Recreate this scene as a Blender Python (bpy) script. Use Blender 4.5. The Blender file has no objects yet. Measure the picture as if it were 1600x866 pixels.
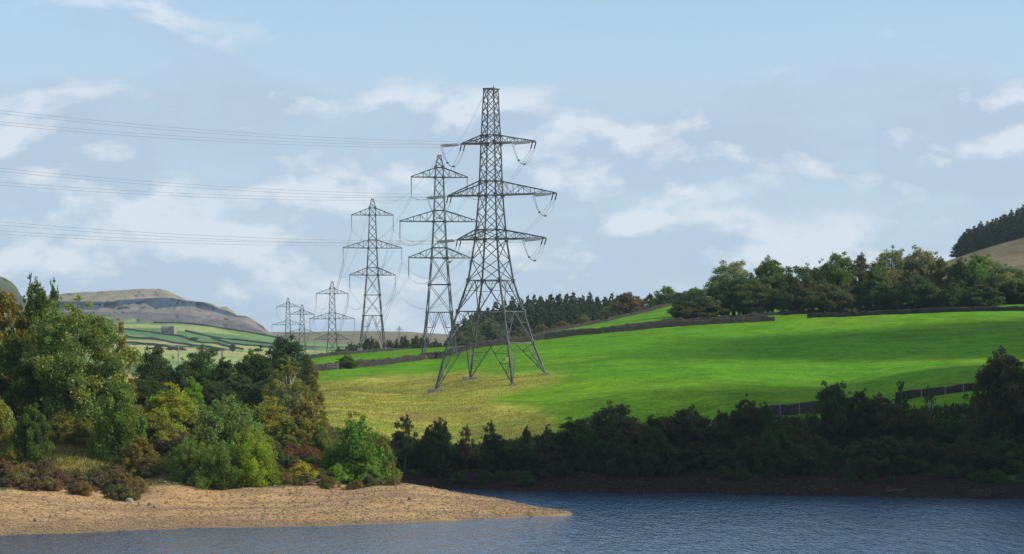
import bpy, math, random
import numpy as np
from mathutils import Vector, Matrix

S = bpy.context.scene
COL = S.collection
F = 4000.0          # focal length in photo pixels (photo 1600 wide)
HY = 560.0          # photo row of the horizon
EYE = 16.0          # camera height above the water
R = math.radians


def P(px, py, Y):
    return Vector(((px - 800) / F * Y, Y, EYE + (HY - py) / F * Y))


# ------------------------------------------------------------------ noise
def vnoise(x, y, seed=0):
    xi = np.floor(x).astype(np.int64); yi = np.floor(y).astype(np.int64)
    xf = x - xi; yf = y - yi
    def h(a, b):
        n = (a * 374761393 + b * 668265263 + seed * 1442695041) & 0xffffffff
        n = ((n ^ (n >> 13)) * 1274126177) & 0xffffffff
        return ((n ^ (n >> 16)) & 0xffff) / 65535.0
    u = xf * xf * (3 - 2 * xf); v = yf * yf * (3 - 2 * yf)
    return ((h(xi, yi) * (1 - u) + h(xi + 1, yi) * u) * (1 - v) + (h(xi, yi + 1) * (1 - u) + h(xi + 1, yi + 1) * u) * v) * 2 - 1


def fbm(x, y, seed=0, oct=4):
    s = 0; a = 1; f = 1
    for i in range(oct):
        s = s + a * vnoise(x * f + i * 17.3, y * f + i * 9.1, seed + i); a *= 0.5; f *= 2.03
    return s


def sstep(a, b, x):
    t = np.clip((x - a) / (b - a), 0, 1)
    return t * t * (3 - 2 * t)


# ------------------------------------------------------------------ mesh / object helpers
def mesh_np(name, verts, faces, mats, smooth=False, colors=None, matidx=None):
    """verts Nx3, faces Mxk (k = 3 or 4)"""
    verts = np.asarray(verts, dtype=np.float32); faces = np.asarray(faces, dtype=np.int32)
    k = faces.shape[1]
    me = bpy.data.meshes.new(name)
    me.vertices.add(len(verts)); me.vertices.foreach_set('co', verts.ravel())
    me.loops.add(faces.size); me.loops.foreach_set('vertex_index', faces.ravel())
    me.polygons.add(len(faces))
    me.polygons.foreach_set('loop_start', np.arange(0, faces.size, k, dtype=np.int32))
    me.polygons.foreach_set('use_smooth', np.full(len(faces), smooth, dtype=bool))
    for m in mats: me.materials.append(m)
    if matidx is not None: me.polygons.foreach_set('material_index', np.asarray(matidx, dtype=np.int32))
    me.update(calc_edges=True)
    if colors is not None:
        a = me.color_attributes.new('cover', 'FLOAT_COLOR', 'POINT')
        c = np.ones((len(verts), 4), dtype=np.float32); c[:, :3] = colors
        a.data.foreach_set('color', c.ravel())
    return me


def link(name, data, parent=None, loc=None):
    o = bpy.data.objects.new(name, data); COL.objects.link(o)
    if parent is not None: o.parent = parent
    if loc is not None: o.location = loc
    return o


def tag(o, label=None, cat=None, group=None, kind=None):
    if label: o['label'] = label
    if cat: o['category'] = cat
    if group: o['group'] = group
    if kind: o['kind'] = kind
    return o


def copy_tree(o, parent=None):
    c = o.copy(); COL.objects.link(c)
    if parent is not None: c.parent = parent
    for ch in list(o.children): copy_tree(ch, c)
    return c


class MB:
    """collects simple shapes as quads / tris for one mesh"""
    def __init__(s): s.v = []; s.f = []
    def bar(s, a, b, w, w2=None):
        a = Vector(a); b = Vector(b); d = b - a
        if d.length < 1e-4: return
        d.normalize()
        up = Vector((0, 0, 1)) if abs(d.z) < 0.9 else Vector((1, 0, 0))
        x = d.cross(up).normalized(); y = x.cross(d).normalized()
        w2 = w if w2 is None else w2
        i = len(s.v)
        for q, ww in ((a, w), (b, w2)):
            for sx, sy in ((-1, -1), (1, -1), (1, 1), (-1, 1)):
                s.v.append(q + x * sx * ww / 2 + y * sy * ww / 2)
        for k in range(4):
            s.f.append((i + k, i + (k + 1) % 4, i + 4 + (k + 1) % 4, i + 4 + k))
        s.f.append((i + 3, i + 2, i + 1, i)); s.f.append((i + 4, i + 5, i + 6, i + 7))
    def tube(s, pts, rad, n=6, cap=True):
        pts = [Vector(p) for p in pts]
        if not hasattr(rad, '__len__'): rad = [rad] * len(pts)
        rings = []
        for j, p in enumerate(pts):
            d = (pts[min(j + 1, len(pts) - 1)] - pts[max(j - 1, 0)]).normalized()
            up = Vector((0, 0, 1)) if abs(d.z) < 0.9 else Vector((0, 1, 0))
            x = d.cross(up).normalized(); y = x.cross(d).normalized()
            i = len(s.v); rings.append(i)
            for k in range(n):
                a = 2 * math.pi * k / n
                s.v.append(p + (x * math.cos(a) + y * math.sin(a)) * rad[j])
        for j in range(len(rings) - 1):
            for k in range(n):
                s.f.append((rings[j] + k, rings[j] + (k + 1) % n, rings[j + 1] + (k + 1) % n, rings[j + 1] + k))
        if cap:
            s.f.append(tuple(rings[0] + k for k in reversed(range(n)))); s.f.append(tuple(rings[-1] + k for k in range(n)))
    def box(s, c, sx, sy, sz, rz=0):
        i = len(s.v); c = Vector(c); ca, sa = math.cos(rz), math.sin(rz)
        for z in (-1, 1):
            for x, y in ((-1, -1), (1, -1), (1, 1), (-1, 1)):
                X, Y = x * sx / 2, y * sy / 2
                s.v.append(c + Vector((X * ca - Y * sa, X * sa + Y * ca, z * sz / 2)))
        for q in ((3, 2, 1, 0), (4, 5, 6, 7), (0, 1, 5, 4), (1, 2, 6, 5), (2, 3, 7, 6), (3, 0, 4, 7)):
            s.f.append(tuple(i + k for k in q))
    def mesh(s, name, mat, smooth=False):
        me = bpy.data.meshes.new(name); me.from_pydata([tuple(v) for v in s.v], [], s.f)
        me.materials.append(mat)
        if smooth: me.polygons.foreach_set('use_smooth', [True] * len(me.polygons))
        me.update(); return me
    def build(s, name, mat, parent=None, smooth=False):
        return link(name, s.mesh(name, mat, smooth), parent)


# ------------------------------------------------------------------ materials
def new_mat(name):
    m = bpy.data.materials.new(name); m.use_nodes = True
    nt = m.node_tree; nt.nodes.clear()
    out = nt.nodes.new('ShaderNodeOutputMaterial')
    return m, nt, out


class NT:
    def __init__(s, nt): s.nt = nt
    def n(s, t, **kw):
        nd = s.nt.nodes.new(t)
        for k, v in kw.items(): setattr(nd, k, v)
        return nd
    def l(s, a, b): s.nt.links.new(a, b)
    def noise(s, vec, scale, detail=4, rough=0.55, dist=0.0):
        nd = s.n('ShaderNodeTexNoise'); nd.inputs['Scale'].default_value = scale
        nd.inputs['Detail'].default_value = detail; nd.inputs['Roughness'].default_value = rough
        nd.inputs['Distortion'].default_value = dist
        if vec is not None: s.l(vec, nd.inputs['Vector'])
        return nd.outputs['Fac']
    def ramp(s, fac, stops):
        nd = s.n('ShaderNodeValToRGB'); cr = nd.color_ramp
        while len(cr.elements) > 2: cr.elements.remove(cr.elements[-1])
        for i, (p, c) in enumerate(stops):
            e = cr.elements[i] if i < 2 else cr.elements.new(p)
            e.position = p; e.color = (c, c, c, 1) if not hasattr(c, '__len__') else (*c, 1)
        s.l(fac, nd.inputs['Fac']); return nd.outputs['Color']
    def math(s, op, a, b=None, c=None, clamp=False):
        nd = s.n('ShaderNodeMath', operation=op); nd.use_clamp = clamp
        for i, v in enumerate((a, b, c)):
            if v is None: continue
            if hasattr(v, 'links') or hasattr(v, 'is_linked'): s.l(v, nd.inputs[i])
            else: nd.inputs[i].default_value = v
        return nd.outputs[0]
    def mix(s, fac, a, b, blend='MIX'):
        nd = s.n('ShaderNodeMix', data_type='RGBA', blend_type=blend)
        for sock, v in ((nd.inputs[0], fac), (nd.inputs[6], a), (nd.inputs[7], b)):
            if hasattr(v, 'is_linked'): s.l(v, sock)
            elif hasattr(v, '__len__'): sock.default_value = (*v, 1)
            else: sock.default_value = v if sock == nd.inputs[0] else (v, v, v, 1)
        return nd.outputs[2]
    def bump(s, height, strength, dist):
        nd = s.n('ShaderNodeBump'); nd.inputs['Strength'].default_value = strength
        nd.inputs['Distance'].default_value = dist; s.l(height, nd.inputs['Height'])
        return nd.outputs['Normal']
    def principled(s, color, rough=0.8, spec=0.3, normal=None, metal=0.0):
        nd = s.n('ShaderNodeBsdfPrincipled')
        if hasattr(color, 'is_linked'): s.l(color, nd.inputs['Base Color'])
        else: nd.inputs['Base Color'].default_value = (*color, 1)
        if hasattr(rough, 'is_linked'): s.l(rough, nd.inputs['Roughness'])
        else: nd.inputs['Roughness'].default_value = rough
        nd.inputs['Specular IOR Level'].default_value = spec
        nd.inputs['Metallic'].default_value = metal
        if normal is not None: s.l(normal, nd.inputs['Normal'])
        return nd


def simple_mat(name, c1, c2, scale=2.0, rough=0.8, metal=0.0, bump=0.0, spec=0.3):
    m, nt, out = new_mat(name); t = NT(nt)
    co = t.n('ShaderNodeTexCoord').outputs['Object']
    f = t.noise(co, scale, 5, 0.6)
    col = t.mix(t.ramp(f, [(0.35, 0.0), (0.65, 1.0)]), c1, c2)
    nrm = t.bump(f, 1.0, bump) if bump else None
    p = t.principled(col, rough, spec, nrm, metal)
    t.l(p.outputs[0], out.inputs[0]); return m


def land_mat():
    m, nt, out = new_mat('land'); t = NT(nt)
    geo = t.n('ShaderNodeNewGeometry').outputs['Position']
    base = t.n('ShaderNodeAttribute', attribute_name='cover').outputs['Color']
    n1 = t.noise(geo, 2.2, 6, 0.75)             # tufts
    n2 = t.noise(geo, 0.13, 5, 0.6, 0.6)        # patches
    n3 = t.noise(geo, 0.012, 4, 0.5)
    a = t.ramp(n1, [(0.3, 0.42), (0.7, 1.58)])
    b = t.ramp(n2, [(0.3, 0.72), (0.7, 1.28)])
    c = t.ramp(n3, [(0.3, 0.88), (0.7, 1.12)])
    n4 = t.noise(geo, 0.6, 4, 0.6, 0.3)
    d = t.ramp(n4, [(0.3, (.72, .74, .72)), (0.7, (1.3, 1.24, 1.25))])
    col = t.mix(1.0, base, a, 'MULTIPLY'); col = t.mix(1.0, col, b, 'MULTIPLY'); col = t.mix(1.0, col, c, 'MULTIPLY'); col = t.mix(1.0, col, d, 'MULTIPLY')
    nrm = t.bump(n1, 0.7, 0.18)
    p = t.principled(col, 0.95, 0.03, nrm)
    t.l(p.outputs[0], out.inputs[0]); return m


def sand_mat():
    m, nt, out = new_mat('shore'); t = NT(nt)
    geo = t.n('ShaderNodeNewGeometry').outputs['Position']
    base = t.n('ShaderNodeAttribute', attribute_name='cover').outputs['Color']
    n1 = t.noise(geo, 3.5, 8, 0.75)
    n2 = t.noise(geo, 0.35, 5, 0.6, 0.5)
    v = t.n('ShaderNodeTexVoronoi'); v.inputs['Scale'].default_value = 2.2; t.l(geo, v.inputs['Vector'])
    a = t.ramp(n1, [(0.3, 0.6), (0.68, 1.3)])
    b = t.ramp(n2, [(0.3, 0.8), (0.7, 1.2)])
    col = t.mix(1.0, base, a, 'MULTIPLY'); col = t.mix(1.0, col, b, 'MULTIPLY')
    h = t.math('ADD', n1, t.math('MULTIPLY', v.outputs['Distance'], -0.5))
    nrm = t.bump(h, 0.9, 0.16)
    p = t.principled(col, 0.92, 0.15, nrm)
    t.l(p.outputs[0], out.inputs[0]); return m


def far_mat():
    m, nt, out = new_mat('far_land'); t = NT(nt)
    geo = t.n('ShaderNodeNewGeometry').outputs['Position']
    base = t.n('ShaderNodeAttribute', attribute_name='cover').outputs['Color']
    n1 = t.noise(geo, 0.12, 7, 0.7)
    n2 = t.noise(geo, 0.012, 5, 0.6, 0.4)
    a = t.ramp(n1, [(0.3, 0.62), (0.7, 1.38)])
    b = t.ramp(n2, [(0.3, 0.85), (0.7, 1.15)])
    col = t.mix(1.0, base, a, 'MULTIPLY'); col = t.mix(1.0, col, b, 'MULTIPLY')
    nrm = t.bump(n1, 0.8, 4.0)
    p = t.principled(col, 0.95, 0.08, nrm)
    t.l(p.outputs[0], out.inputs[0]); return m


def water_mat():
    m, nt, out = new_mat('lake_water'); t = NT(nt)
    geo = t.n('ShaderNodeNewGeometry').outputs['Position']
    mp = t.n('ShaderNodeMapping'); mp.inputs['Rotation'].default_value = (0, 0, R(12)); mp.inputs['Scale'].default_value = (1.0, 0.2, 1)
    t.l(geo, mp.inputs['Vector'])
    n1 = t.noise(mp.outputs[0], 2.1, 5, 0.58, 0.4)
    n2 = t.noise(mp.outputs[0], 0.6, 3, 0.5)
    n3 = t.noise(geo, 0.02, 3, 0.5)
    h = t.math('ADD', n1, t.math('MULTIPLY', n2, 1.0))
    s = t.n('ShaderNodeBump'); s.inputs['Distance'].default_value = 0.31
    t.l(h, s.inputs['Height']); t.l(t.ramp(n3, [(0.35, 0.75), (0.65, 1.0)]), s.inputs['Strength'])
    p = t.principled((0.016, 0.062, 0.130), 0.08, 0.5, s.outputs['Normal'])
    p.inputs['IOR'].default_value = 1.33
    t.l(p.outputs[0], out.inputs[0]); return m


def leaf_mat():
    m, nt, out = new_mat('foliage'); t = NT(nt)
    oc = t.n('ShaderNodeTexCoord').outputs['Object']
    oi = t.n('ShaderNodeObjectInfo')
    tint = t.n('ShaderNodeAttribute', attribute_name='cover').outputs['Color']
    n1 = t.noise(oc, 0.5, 3, 0.6)
    hs = t.n('ShaderNodeHueSaturation')
    t.l(t.math('ADD', 0.478, t.math('MULTIPLY', n1, 0.035)), hs.inputs['Hue'])
    t.l(t.math('ADD', 0.55, t.math('MULTIPLY', n1, 0.9)), hs.inputs['Value'])
    t.l(oi.outputs['Color'], hs.inputs['Color'])
    col = t.mix(1.0, hs.outputs['Color'], tint, 'MULTIPLY')
    p = t.principled(col, 0.45, 0.32)
    tr = t.n('ShaderNodeBsdfTranslucent'); t.l(t.mix(1.0, col, (1.25, 1.3, 0.5), 'MULTIPLY'), tr.inputs['Color'])
    mx = t.n('ShaderNodeMixShader'); mx.inputs[0].default_value = 0.42
    t.l(p.outputs[0], mx.inputs[1]); t.l(tr.outputs[0], mx.inputs[2])
    t.l(mx.outputs[0], out.inputs[0]); return m


def stone_mat(name, c1, c2, scale=1.8):
    m, nt, out = new_mat(name); t = NT(nt)
    geo = t.n('ShaderNodeNewGeometry').outputs['Position']
    v = t.n('ShaderNodeTexVoronoi'); v.inputs['Scale'].default_value = scale
    mp = t.n('ShaderNodeMapping'); mp.inputs['Scale'].default_value = (1, 1, 2.2); t.l(geo, mp.inputs['Vector']); t.l(mp.outputs[0], v.inputs['Vector'])
    n = t.noise(geo, 1.0, 5, 0.6)
    sep = t.n('ShaderNodeSeparateColor'); t.l(v.outputs['Color'], sep.inputs[0])
    f = t.math('ADD', t.math('MULTIPLY', sep.outputs[0], 0.6), t.math('MULTIPLY', n, 0.4))
    col = t.mix(f, c1, c2)
    nrm = t.bump(v.outputs['Distance'], 0.8, -0.12)
    p = t.principled(col, 0.9, 0.15, nrm)
    t.l(p.outputs[0], out.inputs[0]); return m


M_LAND = land_mat(); M_SAND = sand_mat(); M_FAR = far_mat(); M_WATER = water_mat(); M_LEAF = leaf_mat()
M_BARK = simple_mat('bark', (0.06, 0.045, 0.03), (0.14, 0.11, 0.08), 3.0, 0.9, bump=0.05)
M_BIRCH = simple_mat('birch_bark', (0.55, 0.52, 0.46), (0.25, 0.22, 0.18), 2.0, 0.8)
M_STEEL = simple_mat('galvanised_steel', (0.07, 0.075, 0.08), (0.15, 0.155, 0.16), 0.6, 0.55, 0.2, spec=0.4)
M_STEEL2 = simple_mat('dull_steel', (0.10, 0.105, 0.115), (0.19, 0.195, 0.20), 0.8, 0.6, 0.3)
M_GLASSI = simple_mat('insulator_ceramic', (0.25, 0.27, 0.28), (0.38, 0.40, 0.41), 3.0, 0.25, spec=0.6)
M_DARKI = simple_mat('insulator_brown', (0.03, 0.028, 0.03), (0.07, 0.065, 0.07), 3.0, 0.25, spec=0.6)
M_WIRE = simple_mat('cable', (0.17, 0.17, 0.17), (0.22, 0.22, 0.22), 1.0, 0.5, 0.5)
M_CONC = simple_mat('concrete', (0.20, 0.19, 0.17), (0.32, 0.30, 0.27), 2.0, 0.9, bump=0.03)
M_WALL = stone_mat('drystone', (0.010, 0.010, 0.009), (0.062, 0.058, 0.050), 2.0)
M_ROCK = stone_mat('rock', (0.11, 0.09, 0.07), (0.30, 0.26, 0.21), 1.0)
M_STONE = simple_mat('pebble_stone', (0.12, 0.085, 0.05), (0.34, 0.235, 0.13), 0.9, 0.9)
M_RUB = simple_mat('bank_rubble', (0.02, 0.015, 0.012), (0.06, 0.042, 0.03), 0.9, 0.95)
M_WOOD = simple_mat('grey_wood', (0.22, 0.20, 0.17), (0.38, 0.35, 0.30), 3.0, 0.9)
M_REDWOOD = simple_mat('red_wood', (0.20, 0.08, 0.05), (0.32, 0.16, 0.10), 3.0, 0.85)
M_YEL = simple_mat('yellow_sign', (0.75, 0.55, 0.03), (0.8, 0.6, 0.04), 1.0, 0.5)
M_ROOF = simple_mat('slate', (0.10, 0.10, 0.11), (0.17, 0.17, 0.18), 0.8, 0.8)
M_BARN = stone_mat('barn_stone', (0.16, 0.14, 0.11), (0.34, 0.30, 0.24), 0.8)
M_HOLE = simple_mat('dark_opening', (0.01, 0.01, 0.012), (0.02, 0.02, 0.02), 1.0, 0.9)
M_WALLF = simple_mat('far_wall_stone', (0.045, 0.055, 0.035), (0.10, 0.10, 0.075), 0.1, 0.9)
M_CLOUD = simple_mat('shade_cloud_white', (0.85, 0.86, 0.88), (0.92, 0.92, 0.92), 0.01, 1.0)

# ------------------------------------------------------------------ terrain control points (px, z, Y)
CP = []
def C(px, py, Y): CP.append((px, Y, EYE + (HY - py) / F * Y))
def W(px, Y, z): CP.append((px, Y, z))

def wlY(y): return EYE * F / (y - HY)
for px, y in ((-900, 866), (-400, 850), (0, 837), (130, 833), (250, 829), (380, 825.5), (500, 822), (620, 817.5), (750, 811), (830, 807)):
    Y = wlY(y); W(px, Y, 0); W(px, Y - 12, -0.8); W(px, Y - 60, -2.5)
W(895, 263.4, 0.02); W(895, 256, -0.6); W(905, 263, -0.25); W(960, 262, -0.9); W(895, 269, -0.5); W(895, 200, -2.5); W(1200, 200, -2.5); W(1700, 200, -2.5); W(1200, 250, -2.2); W(1700, 240, -2.2)
for px, y, z in ((-900, 768, 2.4), (-400, 766, 2.3), (0, 765, 2.2), (100, 763, 2.15), (200, 760, 2.1), (320, 761, 2.0), (440, 760, 2.0), (520, 757, 1.9), (600, 757, 1.6), (650, 761, 1.4), (700, 768, 1.15), (750, 776, .93), (800, 784, .7), (860, 795, .28)):
    W(px, (EYE - z) * F / (y - HY), z)
W(860, 275, -.6); W(800, 287, -.6); W(700, 301, -.6); W(640, 306, -.5); W(590, 309, -.1); W(560, 312, 1.2)
for px, y in ((719, 764), (812, 766.5), (912, 769), (1100, 770), (1300, 774), (1450, 777), (1600, 779.5), (1900, 784), (2600, 795)):
    Y = wlY(y); W(px, Y, 0); W(px, Y - 7, -.8); W(px, Y + 5, 1.4); W(px, Y + 12, 2.4); W(px, Y + 24, 4.0)
W(650, 316, 0.9); W(620, 316, 1.4); W(620, 330, 4.6)
# left vegetated bank
for px in (-400, 0, 130, 250): W(px, 285, 4.4); W(px, 297, 7.0); W(px, 315, 8.6); W(px, 350, 9.0)
for px in (350, 430): W(px, 288, 3.6); W(px, 300, 6.3); W(px, 315, 8.0); W(px, 345, 7.4)
W(500, 300, 4.2); W(500, 315, 6.2); W(560, 322, 4.4); W(500, 345, 7.4)
for px in (-400, 0, 200, 350): W(px, 420, 7.5); W(px, 520, 6.5); W(px, 700, 6); W(px, 1000, 3); W(px, 1350, 6)
W(350, 1440, 4); W(450, 1440, 4)
W(519, 1033, 1); W(472, 1343, -2); W(450, 420, 8.6); W(430, 520, 9)
# field
C(600, 690, 328); C(600, 650, 365); C(600, 622, 420); C(600, 600, 470)
C(520, 640, 370); C(520, 612, 430); C(500, 592, 500)
C(680, 613, 431); C(805, 601, 426); C(852, 584, 439); C(737, 592.5, 444)
C(770, 640, 365); C(700, 575, 510); C(770, 562, 520)
C(850, 655, 350); C(850, 625, 385); C(880, 572, 460); C(880, 550, 530)
C(1000, 650, 347); C(1000, 600, 400); C(1000, 560, 470); C(1000, 532, 545)
C(1150, 655, 340); C(1300, 642, 345); C(1300, 600, 400); C(1300, 556, 470); C(1300, 522, 550)
C(1440, 622, 346); C(1525, 611, 348)
C(1600, 604, 350); C(1600, 565, 430); C(1600, 528, 510); C(1900, 600, 350); C(1900, 520, 510); C(1900, 470, 600)
LOWER_WALL = [(470, 583, 532), (500, 580, 540), (560, 574, 552), (630, 567, 568), (665, 561.5, 580), (692, 559, 583)]
MID_WALL = [(692, 556, 584), (740, 546, 588), (800, 537, 594), (850, 530.5, 600), (950, 520, 603), (1050, 510, 606), (1140, 505, 609), (1210, 502, 611)]
RIGHT_WALL = [(1261, 497.5, 612), (1380, 492, 609), (1500, 488.5, 604), (1620, 486.5, 600), (1800, 483, 595)]
REAR_WALL = [(850, 527, 611), (980, 513, 618), (1100, 501, 626), (1200, 494, 631), (1320, 488, 636), (1450, 480, 640), (1600, 473, 642), (1800, 462, 642)]
DIAG_WALL = [(742, 545, 604), (800, 533, 622), (870, 517, 645), (950, 501, 672), (1030, 482, 702), (1062, 476, 716)]
UPPER_WALL = [(470, 564, 636), (490, 561, 640), (540, 556, 652), (590, 552, 670), (640, 550, 690)]
for w in (LOWER_WALL, MID_WALL, RIGHT_WALL, REAR_WALL[1:], DIAG_WALL[1:], UPPER_WALL):
    for q in w: C(*q)
C(700, 549, 680); C(560, 562, 600)
# behind the near ground
for px in (480, 560, 640): W(px, 740, 14); W(px, 850, 10)
W(582, 785, 18.9); C(560, 552, 1800)
W(720, 800, 17); C(800, 548, 780); C(850, 535, 850); C(850, 528, 960); C(960, 520, 800); C(960, 512, 960); C(720, 550, 960)
W(850, 1300, 22); W(700, 1300, 12)
C(1100, 485, 700); C(1200, 478, 740); C(1400, 468, 740); C(1600, 455, 760)
C(1000, 500, 1300); C(1200, 468, 1300); C(1400, 432, 1300); C(1480, 407, 1300); C(1540, 387, 1300); C(1600, 370, 1300); C(1900, 290, 1300); C(2400, 220, 1300)
C(1540, 425, 1080); C(1600, 418, 1080); C(1400, 450, 1050)
W(1200, 1800, 30); W(1600, 1800, 70); W(2400, 1800, 120)
# valley far fields and moor
C(200, 565, 1500); C(300, 562, 1600); C(300, 548, 1800); C(300, 524, 2250); C(300, 507, 2600); C(430, 530, 2600); C(430, 545, 2000); C(430, 560, 1700); C(200, 512, 2400); C(200, 540, 1900); C(0, 520, 2200)
C(200, 520, 3200); C(400, 540, 3200); C(500, 548, 2000); C(500, 537, 2700); C(620, 545, 2400); C(560, 537, 3000); C(620, 534, 3000)
for px, y in ((-400, 480), (0, 520), (200, 530), (430, 519), (500, 521), (560, 518), (620, 518), (700, 524), (760, 527), (900, 530), (1200, 525), (1600, 500), (2400, 450)): C(px, y, 4500)
for px in (-900, 300, 900, 1500, 2600): W(px, 9000, 10)
W(-1400, 300, 25); W(-1400, 800, 60); W(-1400, 2000, 110); W(3200, 350, 30); W(3200, 800, 90); W(3200, 2500, 140); W(-3000, 400, 60); W(5000, 400, 60); W(-3000, 3000, 150); W(5000, 3000, 150)

CPa = np.array(CP)
def feat(px, Y): return np.stack([(px - 800) / 300.0, np.log(Y / 300.0) * 4.0], -1)
_F = feat(CPa[:, 0], CPa[:, 1])
def _k(r2): return 0.5 * r2 * np.log(r2 + 1e-9)
_d = ((_F[:, None, :] - _F[None]) ** 2).sum(-1)
_n = len(_F)
_A = np.zeros((_n + 3, _n + 3)); _A[:_n, :_n] = _k(_d) + np.eye(_n) * 2e-4
_A[:_n, _n] = 1; _A[:_n, _n + 1:] = _F; _A[_n, :_n] = 1; _A[_n + 1:, :_n] = _F.T
_w = np.linalg.solve(_A, np.concatenate([CPa[:, 2] / np.sqrt(CPa[:, 1] / 300), np.zeros(3)]))


def H_raw(px, Y):
    px = np.asarray(px, dtype=float); Y = np.asarray(Y, dtype=float)
    shp = px.shape; f = feat(px.ravel(), Y.ravel()); out = np.empty(len(f))
    for i in range(0, len(f), 20000):
        g = f[i:i + 20000]
        out[i:i + 20000] = _k(((g[:, None, :] - _F[None]) ** 2).sum(-1)) @ _w[:_n] + _w[_n] + g @ _w[_n + 1:]
    return (out * np.sqrt(Y.ravel() / 300)).reshape(shp)


def rough(x, Y):
    land = sstep(330, 360, Y)
    return (0.10 * fbm(x / 3.0, Y / 3.0, 5, 3) * (0.6 + 0.4 * land) + 0.18 * fbm(x / 22.0, Y / 22.0, 9, 3) * land
            + sstep(1000, 2500, Y) * 2.5 * fbm(x / 160.0, Y / 160.0, 3, 4))


def H(x, Y):
    x = np.asarray(x, dtype=float); Y = np.asarray(Y, dtype=float)
    return H_raw(x / Y * F + 800, Y) + rough(x, Y)


def Hs(x, Y): return float(H(np.array([x]), np.array([Y]))[0])

# polygons in map design space (px, py)
def inpoly(px, py, poly, jx=0, jy=0):
    px = px + jx; py = py + jy
    ins = np.zeros(px.shape, bool); n = len(poly)
    for i in range(n):
        x1, y1 = poly[i]; x2, y2 = poly[(i + 1) % n]
        c = ((y1 > py) != (y2 > py)) & (px < (x2 - x1) * (py - y1) / (y2 - y1 + 1e-12) + x1)
        ins ^= c
    return ins

cols = np.unique(np.concatenate([np.arange(-3000, -200, 70), np.arange(-200, 1801, 4.5), np.arange(1860, 4700, 70)]))
rows = [150.0]
while rows[-1] < 9000:
    y = rows[-1]
    rows.append(y * (1.02 if y < 222 else 1.0042 if y < 345 else 1.006 if y < 1000 else 1.0085 if y < 4600 else 1.03))
rows = np.array(rows)
GX, GY = np.meshgrid(cols, rows)
X = (GX - 800) / F * GY
Z = H_raw(GX, GY) + rough(X, GY)
# keep land well above the lake level off the shore
PY = HY - (Z - EYE) / GY * F
n_a = fbm(X / 9.0, GY / 9.0, 21, 4); n_b = fbm(X / 40.0, GY / 40.0, 31, 3); n_c = fbm(X / 2.5, GY / 5, 41, 3)
ncol = np.zeros(X.shape + (3,))
FIELD = np.array((0.080, 0.208, 0.008)); ROUGH = np.array((0.29, 0.275, 0.05)); ROUGHG = np.array((0.20, 0.27, 0.04))
SAND = np.array((0.43, 0.275, 0.125)); SANDD = np.array((0.25, 0.165, 0.085)); SOIL = np.array((0.022, 0.014, 0.010)); BANK = np.array((0.075, 0.075, 0.028))
MOOR = np.array((0.165, 0.135, 0.070)); VG = np.array((0.15, 0.24, 0.08)); WOODF = np.array((0.04, 0.05, 0.02))
def blend(w, c):
    global ncol
    w = np.clip(w, 0, 1)[..., None]; ncol = ncol * (1 - w) + c * w
ncol[:] = FIELD
blend(sstep(0.0, 1.0, n_b + 0.2) * 0.35, np.array((0.15, 0.235, 0.010)))
# rough golden pasture round the pylon
poly = [(470, 592), (560, 588), (600, 584), (680, 588), (740, 584), (800, 590), (866, 582), (880, 592), (850, 604), (790, 622), (770, 634), (820, 640), (870, 652), (890, 700), (640, 740), (440, 740), (440, 600)]
rg = inpoly(GX, PY, poly, n_a * 14 + n_b * 22, n_c * 3 + n_b * 6) & (GY > 318) & (GY < 520)
rgf = rg.astype(float)
for _ in range(16):
    rgf[1:-1, 1:-1] = (rgf[1:-1, 1:-1] * 2 + rgf[:-2, 1:-1] + rgf[2:, 1:-1] + rgf[1:-1, :-2] + rgf[1:-1, 2:]) / 6
streak = fbm(X / 16.0 + GY / 30.0, GY / 3.2 - X / 22.0, 77, 4)
blend(rgf ** .8, ROUGH); blend(rgf * sstep(-0.1, 0.75, streak + 0.35 * n_a) * 0.85, ROUGHG)
blend(rgf * sstep(0.35, 0.9, fbm(X / 7.0, GY / 7.0, 91, 3)) * 0.6, np.array((0.16, 0.13, 0.05)))
# left bank ground
lb = (GX < 470 + n_a * 12) & (GY > 262) & (GY < 560) | (GX < 590) & (GY < 318 + n_a * 3)
blend(lb.astype(float), BANK)
blend(((GX < 470) & (GY >= 560)).astype(float), np.array((0.09, 0.12, 0.04)))
blend((sstep(80, 105, GX) * (1 - sstep(185, 205, GX)) * sstep(281, 283, GY) * (1 - sstep(289, 291, GY))), np.array((0.45, 0.36, 0.13)))
# shore and far soil bank
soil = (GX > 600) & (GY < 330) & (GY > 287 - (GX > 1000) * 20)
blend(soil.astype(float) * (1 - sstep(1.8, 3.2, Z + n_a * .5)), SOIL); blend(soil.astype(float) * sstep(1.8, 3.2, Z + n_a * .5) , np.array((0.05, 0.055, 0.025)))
sand = (GY < 303) & (GX < 960) & (Z < 2.35 + 0.2 * n_a) & ~((GY > 296) & (GX > 610))
edge_y = np.interp(GX, [0, 200, 440, 520, 600, 640], [764, 760, 762, 757, 756, 700])
sand &= (PY > edge_y - 1.5 + 1.5 * n_c)
sf = sand.astype(float)
blend(sf, SAND); blend(sf * sstep(-0.15, 0.6, fbm(X / 26.0, GY / 2.2, 51, 4) + 0.35 * (1.1 - Z)) * 0.75, SANDD)
blend(sf * (1 - sstep(0.0, 0.35, Z)) * 0.75, np.array((0.22, 0.15, 0.085)))
# behind the upper walls
blend(((GX > 480) & (GX < 1800) & (GY > 735) & (GY < 1150)).astype(float), WOODF)
blend(sstep(1300, 1500, GX) * sstep(800, 900, GY) , MOOR)
blend(sstep(0.1, 0.8, n_b) * sstep(1300, 1500, GX) * sstep(800, 900, GY) * .6, np.array((0.17, 0.12, 0.06)))
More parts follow.
